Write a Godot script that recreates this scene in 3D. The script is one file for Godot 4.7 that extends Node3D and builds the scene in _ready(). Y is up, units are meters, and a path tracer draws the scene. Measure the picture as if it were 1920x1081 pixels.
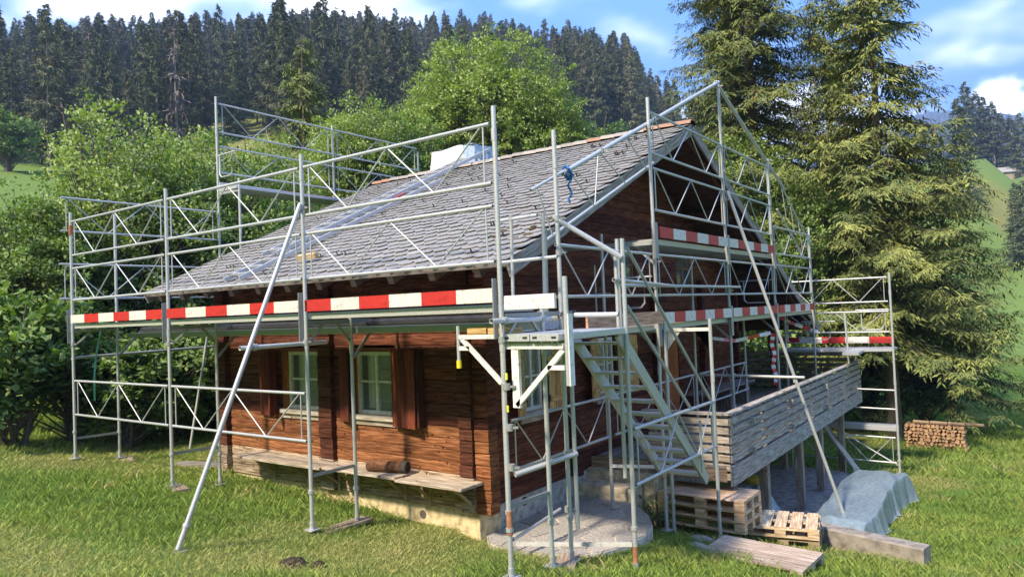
extends Node3D

# ---------------------------------------------------------------- helpers
var M := {}
var org := {}
var used := {}
var rng := RandomNumberGenerator.new()
var nz := FastNoiseLite.new()
var nz2 := FastNoiseLite.new()

const CAM := Vector3(5.612, 2.712, 6.859)
const YAW := 35.9
const FWD := Vector3(-0.5864, 0, -0.8100)
const RGT := Vector3(0.8100, 0, -0.5864)

class MB:
	var v := PackedVector3Array()
	var n := PackedVector3Array()
	var uv := PackedVector2Array()
	var c := PackedColorArray()
	var ix := PackedInt32Array()
	var tf := Transform3D()
	var col := Color(1, 1, 1)
	var uo := Vector2()
	var lo := Vector3(1e9, 1e9, 1e9)
	var hi := Vector3(-1e9, -1e9, -1e9)

	func pt(p: Vector3, nn: Vector3, u: Vector2) -> int:
		var q: Vector3 = tf * p
		lo = lo.min(q)
		hi = hi.max(q)
		v.append(q)
		n.append((tf.basis * nn).normalized())
		uv.append(u + uo)
		c.append(col)
		return v.size() - 1

	# corners run counter-clockwise seen from outside
	func quad(a: Vector3, b: Vector3, d: Vector3, e: Vector3, u0 := Vector2(0, 0), u1 := Vector2(1, 0), u2 := Vector2(1, 1), u3 := Vector2(0, 1)) -> void:
		var nn := (b - a).cross(e - a)
		if nn.length_squared() < 1e-14:
			nn = (d - b).cross(e - b)
		nn = nn.normalized()
		var i := pt(a, nn, u0)
		pt(b, nn, u1)
		pt(d, nn, u2)
		pt(e, nn, u3)
		ix.append_array(PackedInt32Array([i, i + 2, i + 1, i, i + 3, i + 2]))

	func tri(a: Vector3, b: Vector3, d: Vector3, u0 := Vector2(0, 0), u1 := Vector2(1, 0), u2 := Vector2(0, 1)) -> void:
		var nn := (b - a).cross(d - a).normalized()
		var i := pt(a, nn, u0)
		pt(b, nn, u1)
		pt(d, nn, u2)
		ix.append_array(PackedInt32Array([i, i + 2, i + 1]))

	# closed polygon section (counter-clockwise, in the x-right y-up plane seen from +axis end) swept from a along frame
	func sweep(sec: PackedVector2Array, a: Vector3, b: Vector3, right: Vector3, up: Vector3) -> void:
		var k := sec.size()
		var l := a.distance_to(b)
		var ax := (b - a).normalized()
		var s := 1.0 if right.cross(up).dot(ax) > 0 else -1.0
		var per := 0.0
		for j in k:
			var p := sec[j]
			var q := sec[(j + 1) % k]
			var d := p.distance_to(q)
			var p3 := right * p.x + up * p.y
			var q3 := right * q.x + up * q.y
			if s > 0:
				quad(a + p3, a + q3, b + q3, b + p3, Vector2(0, per), Vector2(0, per + d), Vector2(l, per + d), Vector2(l, per))
			else:
				quad(a + q3, a + p3, b + p3, b + q3, Vector2(0, per + d), Vector2(0, per), Vector2(l, per), Vector2(l, per + d))
			per += d
		for side in 2:
			var o := b if side == 0 else a
			var nn := ax if side == 0 else -ax
			var st := v.size()
			for j in k:
				pt(o + right * sec[j].x + up * sec[j].y, nn, sec[j] + Vector2(3.3, 0.2))
			for j in range(1, k - 1):
				if (side == 0) == (s > 0):
					ix.append_array(PackedInt32Array([st, st + j + 1, st + j]))
				else:
					ix.append_array(PackedInt32Array([st, st + j, st + j + 1]))

	func beam(a: Vector3, b: Vector3, w: float, h: float, up := Vector3.UP, ch := 0.0) -> void:
		var ax := (b - a).normalized()
		var r := ax.cross(up)
		if r.length() < 0.01:
			r = ax.cross(Vector3.RIGHT)
		r = r.normalized()
		var u := r.cross(ax).normalized()
		var x := w * 0.5
		var y := h * 0.5
		var sec: PackedVector2Array
		if ch > 0.0:
			sec = PackedVector2Array([Vector2(-x + ch, -y), Vector2(x - ch, -y), Vector2(x, -y + ch), Vector2(x, y - ch), Vector2(x - ch, y), Vector2(-x + ch, y), Vector2(-x, y - ch), Vector2(-x, -y + ch)])
		else:
			sec = PackedVector2Array([Vector2(-x, -y), Vector2(x, -y), Vector2(x, y), Vector2(-x, y)])
		sweep(sec, a, b, r, u)

	func box(p0: Vector3, p1: Vector3, ch := 0.0) -> void:
		# swept along its longest side so that the grain runs that way
		var s := (p1 - p0).abs()
		var m := (p0 + p1) * 0.5
		if s.x >= s.y and s.x >= s.z:
			beam(Vector3(minf(p0.x, p1.x), m.y, m.z), Vector3(maxf(p0.x, p1.x), m.y, m.z), s.z, s.y, Vector3.UP, ch)
		elif s.z >= s.y:
			beam(Vector3(m.x, m.y, minf(p0.z, p1.z)), Vector3(m.x, m.y, maxf(p0.z, p1.z)), s.x, s.y, Vector3.UP, ch)
		else:
			beam(Vector3(m.x, minf(p0.y, p1.y), m.z), Vector3(m.x, maxf(p0.y, p1.y), m.z), s.x, s.z, Vector3.BACK, ch)

	func ring(o: Vector3, ax: Vector3, r: float, k: int, vv: float) -> int:
		var e := ax.cross(Vector3.UP if absf(ax.y) < 0.95 else Vector3.RIGHT).normalized()
		var f := ax.cross(e).normalized()
		var st := v.size()
		for j in k + 1:
			var t := TAU * j / k
			var d := e * cos(t) + f * sin(t)
			pt(o + d * r, d, Vector2(vv, t * r))
		return st

	func skin(s0: int, s1: int, k: int) -> void:
		for j in k:
			ix.append_array(PackedInt32Array([s0 + j, s1 + j + 1, s0 + j + 1, s0 + j, s1 + j, s1 + j + 1]))

	# tube with open, hollow-looking ends
	func tube(a: Vector3, b: Vector3, r: float, r2 := -1.0, k := 10, hollow := true) -> void:
		if r2 < 0:
			r2 = r
		var ax := (b - a).normalized()
		var l := a.distance_to(b)
		var s0 := ring(a, ax, r, k, 0)
		var s1 := ring(b, ax, r2, k, l)
		skin(s0, s1, k)
		for e in 2:
			var o := a if e == 0 else b
			var rr := r if e == 0 else r2
			var nn := -ax if e == 0 else ax
			var x0 := v.size()
			for j in k + 1:
				pt(v[(s0 if e == 0 else s1) + j], nn, Vector2(j * 0.01, 0))
			if hollow:
				for j in k + 1:
					pt(o + (v[x0 + j] - o) * 0.84, nn, Vector2(j * 0.01, 0.01))
				var y0 := v.size()
				for j in k + 1:
					pt(o + (v[x0 + j] - o) * 0.84 - nn * minf(0.15, l * 0.3), (o - v[x0 + j]).normalized(), Vector2(j * 0.01, 0.02))
				for j in k:
					var a0 := x0 + j
					var a1 := x0 + k + 1 + j
					var a2 := y0 + j
					if e == 0:
						ix.append_array(PackedInt32Array([a0, a0 + 1, a1 + 1, a0, a1 + 1, a1, a1, a1 + 1, a2 + 1, a1, a2 + 1, a2]))
					else:
						ix.append_array(PackedInt32Array([a0, a1 + 1, a0 + 1, a0, a1, a1 + 1, a1, a2 + 1, a1 + 1, a1, a2, a2 + 1]))
				pt(o - nn * minf(0.15, l * 0.3), nn, Vector2())
				var cc := v.size() - 1
				for j in k:
					if e == 0:
						ix.append_array(PackedInt32Array([y0 + j, y0 + j + 1, cc]))
					else:
						ix.append_array(PackedInt32Array([y0 + j + 1, y0 + j, cc]))
			else:
				for j in range(1, k - 1):
					if e == 0:
						ix.append_array(PackedInt32Array([x0, x0 + j, x0 + j + 1]))
					else:
						ix.append_array(PackedInt32Array([x0, x0 + j + 1, x0 + j]))

	func path(ps: Array, r: float, k := 8, r_end := -1.0) -> void:
		if r_end < 0:
			r_end = r
		var prev := -1
		for i in ps.size():
			var d: Vector3
			if i == 0:
				d = ps[1] - ps[0]
			elif i == ps.size() - 1:
				d = ps[i] - ps[i - 1]
			else:
				d = (ps[i] - ps[i - 1]).normalized() + (ps[i + 1] - ps[i]).normalized()
			var s := ring(ps[i], d.normalized(), lerpf(r, r_end, float(i) / (ps.size() - 1)), k, i * 0.3)
			if prev >= 0:
				skin(prev, s, k)
			prev = s

	func mesh(off: Vector3) -> ArrayMesh:
		var am := ArrayMesh.new()
		if v.is_empty():
			return am
		for i in v.size():
			v[i] -= off
		var arr := []
		arr.resize(Mesh.ARRAY_MAX)
		arr[Mesh.ARRAY_VERTEX] = v
		arr[Mesh.ARRAY_NORMAL] = n
		arr[Mesh.ARRAY_TEX_UV] = uv
		arr[Mesh.ARRAY_COLOR] = c
		arr[Mesh.ARRAY_INDEX] = ix
		am.add_surface_from_arrays(Mesh.PRIMITIVE_TRIANGLES, arr)
		return am

func mb(col := Color(1, 1, 1)) -> MB:
	var m := MB.new()
	m.col = col
	m.uo = Vector2(rng.randf() * 7.0, rng.randf() * 3.0)
	return m

func numbered(called: String) -> String:
	var k: int = used.get(called, -1) + 1
	used[called] = k
	return called if k == 0 else "%s_%03d" % [called, k]

func tag(o: Node, label: String, category: String, group := "") -> void:
	o.set_meta("label", label)
	o.set_meta("category", category)
	if group:
		o.set_meta("group", group)

func thing(called: String, label: String, category: String, at: Vector3, group := "") -> Node3D:
	var o := Node3D.new()
	o.name = numbered(called)
	add_child(o)
	o.position = at
	org[o] = at
	tag(o, label, category, group)
	return o

# commits a mesh as a part (or, with parent null, as a top-level mesh)
func part(parent: Node, called: String, m: MB, material: Material) -> MeshInstance3D:
	var o := MeshInstance3D.new()
	var ctr := (m.lo + m.hi) * 0.5
	if parent == null:
		ctr.y = m.lo.y
	o.mesh = m.mesh(ctr)
	o.mesh.surface_set_material(0, material)
	if parent == null:
		o.name = numbered(called)
		add_child(o)
		o.position = ctr
	else:
		o.name = called
		parent.add_child(o, true)
		o.position = ctr - org[parent]
	org[o] = ctr
	return o

func structure(called: String, m: MB, material: Material) -> MeshInstance3D:
	var o := part(null, called, m, material)
	o.set_meta("kind", "structure")
	return o

func lin(r: float, g: float, b: float) -> Color:
	return Color(r, g, b).linear_to_srgb()

func tone(c: Color, amount: float) -> Color:
	var k := 1.0 + rng.randf_range(-amount, amount)
	return Color(c.r * k, c.g * k, c.b * k)

# ---------------------------------------------------------------- terrain
func curve(xs: Array, ys: Array, x: float) -> float:
	if x <= xs[0]:
		return ys[0]
	for i in range(1, xs.size()):
		if x <= xs[i]:
			var t: float = (x - xs[i - 1]) / (xs[i] - xs[i - 1])
			return lerpf(ys[i - 1], ys[i], t)
	return ys[-1]

const ZX := [-60.0, -20.0, -10.0, -6.0, -4.6, -3.9, -3.0, -2.0, -1.0, 0.0, 1.5, 4.0, 7.0, 15.0, 40.0]
const ZY := [-2.3, -1.6, -1.38, -1.25, -1.16, -0.72, -0.53, -0.34, -0.16, -0.01, 0.19, 0.6, 1.07, 2.6, 9.0]

func rise(a: float, r: float) -> float:
	var deg := rad_to_deg(a)
	var k := curve([-60.0, -32.0, -22.0, -15.0, -8.5, -2.5, 6.0, 10.0, 11.8, 14.0, 20.0], [0.8, 0.84, 0.96, 1.0, 0.98, 0.97, 0.9, 0.83, 0.69, 0.55, 0.4], deg)
	var rl := minf(r, 360.0)
	var left := k * (0.27 * maxf(0.0, rl - 22.0) + 0.13 * maxf(0.0, rl - 110.0)) - maxf(0.0, r - 380.0) * 0.2
	var right := 0.265 * clampf(r - 112.0, 0.0, 150.0) - maxf(0.0, r - 290.0) * 0.25
	var w := smoothstep(10.0, 24.0, deg)
	var h := lerpf(left, right, w)
	# the wooded mountain far off to the right
	var far := 0.235 * clampf(r - 500.0, 0.0, 2000.0) * smoothstep(22.0, 31.0, deg)
	far *= curve([25.0, 30.0, 33.0, 36.0, 42.0], [1.1, 1.06, 1.0, 0.93, 0.9], deg)
	return maxf(h, -25.0 + far) if r > 480.0 else maxf(h, -20.0)

func ground_y(x: float, z: float) -> float:
	var right := curve(ZX, ZY, z)
	if z > 40.0:
		right += minf(z - 40.0, 160.0) * 0.34
	right -= 0.055 * clampf(x - 1.6, 0.0, 3.0) * smoothstep(1.5, -0.5, z) * smoothstep(-4.5, -3.5, z)
	var left := 0.02 + 0.14 * maxf(z, 0.0) + 0.045 * clampf(-x - 1.0, 0.0, 14.0) + 0.02 * maxf(-z, 0.0)
	if z > 7.0:
		left = maxf(left, right)
	var h := lerpf(left, right, smoothstep(-2.2, 0.9, x))
	var d := Vector2(x - 0.75, z + 1.0).length()
	h = lerpf(minf(h, -0.11), h, smoothstep(1.15, 1.6, d))
	var u := (x - CAM.x) * FWD.x + (z - CAM.z) * FWD.z
	var w := (x - CAM.x) * RGT.x + (z - CAM.z) * RGT.z
	var r := sqrt(u * u + w * w)
	if r > 20.0:
		var a := atan2(w, u)
		h += rise(a, r)
		h += nz.get_noise_2d(x * 1.2, z * 1.2) * clampf((r - 30.0) * 0.04, 0.0, 6.0)
	else:
		h += nz.get_noise_2d(x * 28.0, z * 28.0) * 0.03
	return h

func polar(az_deg: float, r: float) -> Vector3:
	var a := deg_to_rad(az_deg)
	var p := CAM + (FWD * cos(a) + RGT * sin(a)) * r
	return Vector3(p.x, ground_y(p.x, p.z), p.z)

func ground_col(x: float, z: float) -> Color:
	var r := Vector2(x - CAM.x, z - CAM.z).length()
	var a := nz2.get_noise_2d(x * 3.0, z * 3.0)
	var b := nz.get_noise_2d(x * 22.0 + 40.0, z * 22.0)
	var c := Color(0.15, 0.235, 0.06)
	c = c.lerp(Color(0.30, 0.26, 0.11), smoothstep(0.05, 0.5, b) * 0.45)
	c = c.lerp(Color(0.18, 0.27, 0.05), smoothstep(0.0, 0.4, a) * 0.6)
	if r > 60.0:
		var w := nz.get_noise_2d(x * 0.6, z * 1.4)
		c = c.lerp(Color(0.22, 0.30, 0.10), 0.8)
		c = c.lerp(Color(0.32, 0.28, 0.12), smoothstep(0.0, 0.35, w) * 0.8)
	return c

func build_ground() -> void:
	var m := mb()
	var rr := [0.0]
	var r := 0.35
	while r < 3400.0:
		rr.append(r)
		r += maxf(0.3, r * 0.03)
	var k := 260
	var o := Vector3(2.5, 0, 0.5)
	for i in rr.size():
		for j in k + 1:
			var t: float = TAU * (j % k) / k
			var x: float = o.x + cos(t) * rr[i]
			var z: float = o.z + sin(t) * rr[i]
			m.col = ground_col(x, z)
			m.uo = Vector2()
			m.pt(Vector3(x, ground_y(x, z), z), Vector3.UP, Vector2(x, z))
	var stride := k + 1
	for i in range(1, rr.size()):
		for j in k:
			var p := i * stride + j
			if j == 0 and i == 1:
				pass
			m.ix.append_array(PackedInt32Array([p - stride, p, p + 1, p - stride, p + 1, p - stride + 1]))
	for i in range(1, rr.size() - 1):
		for j in k + 1:
			var p := i * stride + j
			var q := i * stride + (j + 1) % k
			var q2 := i * stride + (j + k - 1) % k
			var dt: Vector3 = m.v[q] - m.v[q2]
			var dr: Vector3 = m.v[p + stride] - m.v[p - stride]
			var nn := dt.cross(dr)
			m.n[p] = (nn if nn.y > 0 else -nn).normalized()
	structure("ground", m, M.ground)

# ---------------------------------------------------------------- materials
func noise_tex(freq: float, oct: int, ramp: Array, sd: int, size := 512, normal := false, bump := 4.0) -> NoiseTexture2D:
	var f := FastNoiseLite.new()
	f.seed = sd
	f.noise_type = FastNoiseLite.TYPE_SIMPLEX_SMOOTH
	f.frequency = freq
	f.fractal_octaves = oct
	var t := NoiseTexture2D.new()
	t.width = size
	t.height = size
	t.seamless = true
	t.noise = f
	if normal:
		t.as_normal_map = true
		t.bump_strength = bump
	else:
		var g := Gradient.new()
		var offs := PackedFloat32Array()
		var cols := PackedColorArray()
		for e in ramp:
			offs.append(e[0])
			cols.append(e[1])
		g.offsets = offs
		g.colors = cols
		t.color_ramp = g
	return t

func grey(x: float) -> Color:
	return Color(x, x, x)

# boards: long grain, dark checks and knots; u runs along the board over 2 m, v over 0.5 m
func grain_image(con: float, nk: int) -> Array:
	var w := 1024
	var h := 256
	var f := FastNoiseLite.new()
	f.seed = 5
	f.frequency = 1.0
	f.fractal_octaves = 4
	var g := FastNoiseLite.new()
	g.seed = 9
	g.frequency = 1.0
	g.fractal_octaves = 2
	var rr := RandomNumberGenerator.new()
	rr.seed = 77
	var knots := []
	for i in nk:
		knots.append(Vector3(rr.randf() * w, rr.randf() * h, rr.randf_range(3.0, 9.0)))
	var im := Image.create(w, h, false, Image.FORMAT_RGB8)
	var hm := Image.create(w, h, false, Image.FORMAT_L8)
	for y in h:
		for x in w:
			var e := 1.0
			var yy := float(y)
			var a := f.get_noise_2d(x * 0.0034, yy * 0.42)
			var b := g.get_noise_2d(x * 0.0045 + 90.0, yy * 0.05)
			var s := 0.84 + (a * 0.26 + b * 0.30) * con
			var crack := g.get_noise_2d(x * 0.0022, yy * 0.11 + 50.0)
			e = smoothstep(0.0, 0.055, absf(crack + 0.12))
			s *= lerpf(1.0 - 0.3 * con, 1.0, e)
			s = clampf(s, 0.12, 1.0)
			im.set_pixel(x, y, Color(s, s * (0.97 + b * 0.05), s * (0.94 + b * 0.1)))
			hm.set_pixel(x, y, grey(clampf(s * 0.8 * lerpf(0.5, 1.0, e), 0, 1)))
	for k in knots:
		var kr := int(k.z)
		for dy in range(-kr, kr + 1):
			for dx in range(-kr * 3, kr * 3 + 1):
				var d: float = Vector2(dx / 1.6, dy).length() / k.z
				if d < 1.0:
					var px := int(k.x + dx + w) % w
					var py := int(k.y + dy + h) % h
					var q := lerpf(0.35, 1.0, smoothstep(0.25, 1.0, d))
					im.set_pixel(px, py, im.get_pixel(px, py) * Color(q, q * 0.95, q * 0.9))
	hm.bump_map_to_normal_map(3.0)
	return [ImageTexture.create_from_image(im), ImageTexture.create_from_image(hm)]

func std(albedo: Color, rough: float, metal := 0.0) -> StandardMaterial3D:
	var m := StandardMaterial3D.new()
	m.albedo_color = albedo
	m.roughness = rough
	m.metallic = metal
	return m

func wood(albedo: Color, gt: Array, rough := 0.8, nscale := 0.8) -> StandardMaterial3D:
	var m := std(albedo, rough)
	m.vertex_color_use_as_albedo = true
	m.albedo_texture = gt[0]
	m.normal_enabled = true
	m.normal_texture = gt[1]
	m.normal_scale = nscale
	m.uv1_scale = Vector3(0.5, 2.0, 1)
	m.metallic_specular = 0.3
	return m

func tri_tex(m: StandardMaterial3D, t: Texture2D, s: float, nt: Texture2D = null, ns := 1.0) -> StandardMaterial3D:
	m.albedo_texture = t
	m.uv1_triplanar = true
	m.uv1_world_triplanar = true
	m.uv1_scale = Vector3(s, s, s)
	if nt:
		m.normal_enabled = true
		m.normal_texture = nt
		m.normal_scale = ns
	return m

func build_materials() -> void:
	var gt := grain_image(1.05, 26)
	var gs := grain_image(0.6, 5)
	var fine := noise_tex(0.03, 5, [[0.0, grey(0.55)], [0.45, grey(0.85)], [1.0, grey(1.0)]], 3)
	var spang := noise_tex(0.05, 4, [[0.0, grey(0.78)], [0.5, grey(0.9)], [1.0, grey(1.0)]], 4)
	var blotch := noise_tex(0.012, 5, [[0.0, grey(0.62)], [0.4, grey(0.85)], [0.7, grey(0.96)], [1.0, grey(1.0)]], 6)
	var bump := noise_tex(0.04, 5, [], 8, 512, true, 5.0)
	var grass_t := noise_tex(0.09, 4, [[0.0, Color(0.35, 0.4, 0.3)], [0.4, Color(0.75, 0.8, 0.7)], [0.7, Color(1, 1, 0.95)], [1.0, Color(1, 1, 1)]], 12)
	M.wall = wood(Color(1, 1, 1), gt, 0.75, 1.0)
	M.wood = wood(Color(1, 1, 1), gs, 0.85, 0.6)
	M.steel = tri_tex(std(lin(0.66, 0.675, 0.69), 0.45, 0.38), spang, 2.0)
	M.steel.vertex_color_use_as_albedo = true
	M.alu = tri_tex(std(lin(0.70, 0.71, 0.73), 0.45, 0.4), spang, 1.5)
	M.alu.vertex_color_use_as_albedo = true
	M.paint = tri_tex(std(Color(1, 1, 1), 0.55), noise_tex(0.02, 5, [[0.0, grey(0.6)], [0.25, grey(0.9)], [1.0, grey(1.0)]], 21), 1.3)
	M.paint.vertex_color_use_as_albedo = true
	M.slate = tri_tex(std(Color(1, 1, 1), 0.62), fine, 1.7, bump, 0.6)
	M.slate.vertex_color_use_as_albedo = true
	M.concrete = tri_tex(std(Color(1, 1, 1), 0.9), blotch, 0.9, bump, 0.5)
	M.concrete.vertex_color_use_as_albedo = true
	M.ground = std(Color(1, 1, 1), 0.95)
	M.ground.vertex_color_use_as_albedo = true
	M.ground.albedo_texture = grass_t
	M.ground.uv1_scale = Vector3(0.55, 0.55, 1)
	M.ground.metallic_specular = 0.1
	M.tarp = tri_tex(std(Color(1, 1, 1), 0.27), noise_tex(0.02, 4, [[0.0, grey(0.8)], [1.0, grey(1.0)]], 31), 1.0)
	M.tarp.vertex_color_use_as_albedo = true
	M.glass = std(Color(0.75, 0.8, 0.78, 0.12), 0.03)
	M.glass.transparency = BaseMaterial3D.TRANSPARENCY_ALPHA
	M.plain = std(Color(1, 1, 1), 0.7)
	M.plain.vertex_color_use_as_albedo = true
	M.bark = tri_tex(std(Color(1, 1, 1), 0.95), noise_tex(0.05, 5, [[0.0, grey(0.4)], [0.5, grey(0.8)], [1.0, grey(1.0)]], 41), 1.2, bump, 1.2)
	M.bark.vertex_color_use_as_albedo = true
	M.leaf = std(Color(1, 1, 1), 0.55)
	M.leaf.vertex_color_use_as_albedo = true
	M.leaf.backlight_enabled = true
	M.leaf.backlight = lin(0.5, 0.62, 0.2)
	M.leaf.metallic_specular = 0.35
	M.needle = std(Color(1, 1, 1), 0.65)
	M.needle.vertex_color_use_as_albedo = true
	M.needle.metallic_specular = 0.25
	M.grass = std(Color(1, 1, 1), 0.6)
	M.grass.vertex_color_use_as_albedo = true
	M.grass.backlight_enabled = true
	M.grass.backlight = lin(0.4, 0.5, 0.2)
	M.grass.metallic_specular = 0.25

# ---------------------------------------------------------------- the house
const RS := 0.4613   # roof slope
const RIDGE_Z := -4.77
const RIDGE_Y := 5.74
const X0 := -6.55
const X1 := 1.10

func roof_y(z: float) -> float:
	return RIDGE_Y - RS * absf(z - RIDGE_Z)

func log_col(y: float) -> Color:
	# the lowest logs are bleached grey by splash and sun, those above honey to red brown: each has its own tone
	var k := rng.randf()
	var c: Color
	if y < 0.55:
		c = Color(0.50, 0.41, 0.32).lerp(Color(0.60, 0.43, 0.28), k)
	elif y < 1.25:
		c = Color(0.27, 0.105, 0.052).lerp(Color(0.42, 0.195, 0.088), k)
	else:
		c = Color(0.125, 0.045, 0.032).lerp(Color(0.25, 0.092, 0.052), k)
	return c

func wall_log(parent: Node, a: Vector3, b: Vector3, h: float, col: Color, out: Vector3) -> void:
	var m := mb(tone(col, 0.12))
	var j := rng.randf_range(-0.004, 0.008)
	var mid := out * (j - 0.07)
	# hewn log: slightly bowed face with eased edges
	var ax := (b - a).normalized()
	var r := ax.cross(Vector3.UP).normalized()
	var s := 1.0 if r.dot(out) > 0 else -1.0
	var y := h * 0.5
	var sec := PackedVector2Array([Vector2(-0.07 * s, -y), Vector2(0.062 * s, -y), Vector2(0.068 * s, -y + 0.010), Vector2(0.074 * s, -0.01), Vector2(0.069 * s, y - 0.012), Vector2(0.060 * s, y), Vector2(-0.07 * s, y)])
	if s < 0:
		sec.reverse()
	m.sweep(sec, a + mid, b + mid, r, Vector3.UP)
	part(parent, "log", m, M.wall)

func spans(a: float, b: float, holes: Array) -> Array:
	var out := []
	var x := a
	for h in holes:
		if h[0] > x:
			out.append([x, minf(h[0], b)])
		x = maxf(x, h[1])
	if x < b:
		out.append([x, b])
	return out

func house_window(house: Node, o: Vector3, dir: Vector3, out: Vector3, w: float, h: float, frame_col: Color, sill: bool) -> void:
	# o: lower corner of the opening on the wall face, dir along the wall
	var f := mb(frame_col)
	var d := out * -0.06
	var t := 0.05
	var p := o + d
	f.beam(p + Vector3.UP * t * 0.5, p + dir * w + Vector3.UP * t * 0.5, 0.06, t)
	var win := part(house, "window", f, M.paint)
	for piece in [[0, h - t * 0.5, w, h - t * 0.5, "frame"], [t * 0.5, t, t * 0.5, h - t, "frame"], [w - t * 0.5, t, w - t * 0.5, h - t, "frame"], [w * 0.5, t, w * 0.5, h - t, "mullion"]]:
		var q := mb(frame_col)
		var a: Vector3 = p + dir * piece[0] + Vector3.UP * piece[1]
		var b: Vector3 = p + dir * piece[2] + Vector3.UP * piece[3]
		q.beam(a, b, 0.055 if a.y == b.y else 0.05, 0.05, out if a.y != b.y else Vector3.UP)
		part(win, piece[4], q, M.paint)
	for s in 2:
		var q := mb(frame_col)
		var x0 := t if s == 0 else w * 0.5 + 0.026
		var x1 := w * 0.5 - 0.026 if s == 0 else w - t
		q.beam(p + dir * x0 + Vector3.UP * h * 0.52, p + dir * x1 + Vector3.UP * h * 0.52, 0.03, 0.028)
		part(win, "glazing_bar", q, M.paint)
		for k in 2:
			var y0 := t if k == 0 else h * 0.52 + 0.014
			var y1 := h * 0.52 - 0.014 if k == 0 else h - t
			var g := mb()
			var c := p + dir * ((x0 + x1) * 0.5)
			g.beam(c - dir * (x1 - x0) * 0.5 + Vector3.UP * (y0 + y1) * 0.5, c + dir * (x1 - x0) * 0.5 + Vector3.UP * (y0 + y1) * 0.5, 0.006, y1 - y0)
			part(win, "pane", g, M.glass)
	# curtain
	var cur := mb(Color(0.55, 0.54, 0.50))
	var st := p + dir * 0.06 - out * 0.10
	for k in 5:
		var a := st + dir * (k * 0.03) - out * (0.015 if k % 2 == 0 else 0.0)
		var b := st + dir * ((k + 1) * 0.03) - out * (0.0 if k % 2 == 0 else 0.015)
		cur.quad(a + Vector3.UP * 0.06, b + Vector3.UP * 0.06, b + Vector3.UP * (h - 0.06), a + Vector3.UP * (h - 0.06))
	part(win, "curtain", cur, M.plain)
	if sill:
		var q := mb(Color(0.70, 0.66, 0.60))
		var a := o + Vector3.UP * -0.035 + out * 0.015
		q.beam(a - dir * 0.12, a + dir * (w + 0.03), 0.12, 0.06)
		part(win, "sill", q, M.wood)
		var q2 := mb(Color(0.55, 0.5, 0.45))
		var a2 := o + Vector3.UP * -0.105 + out * 0.008
		q2.beam(a2 - dir * 0.10, a2 + dir * (w + 0.02), 0.05, 0.07)
		part(win, "sill", q2, M.wood)

func shutter(house: Node, o: Vector3, dir: Vector3, out: Vector3, w: float, h: float, cols: Array, boards: int, ledges := true) -> void:
	# o is the lower corner on the wall side, boards stand side by side along dir
	var first: MeshInstance3D = null
	for k in boards:
		var q := mb(tone(cols[k % cols.size()], 0.12))
		var a := o + dir * (w * (k + 0.5) / boards)
		q.beam(a, a + Vector3.UP * (h - rng.randf() * 0.012), 0.024 + 0.004 * (k % 2), w / boards - 0.004, dir, 0.003)
		var p := part(house if first == null else first, "shutter" if first == null else "board", q, M.wood)
		if first == null:
			first = p
	if ledges:
		for y in [0.16, h - 0.2]:
			var q := mb(tone(cols[0], 0.1))
			var a: Vector3 = o + Vector3.UP * y + out * 0.024
			q.beam(a + dir * 0.02, a + dir * (w - 0.02), 0.02, 0.07)
			part(first, "ledge", q, M.wood)
	var q3 := mb(Color(0.04, 0.035, 0.035))
	q3.beam(o + Vector3.UP * 0.12 - dir * 0.02 + out * 0.015, o + Vector3.UP * 0.22 - dir * 0.02 + out * 0.015, 0.02, 0.03)
	part(first, "hinge", q3, M.plain)

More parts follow.
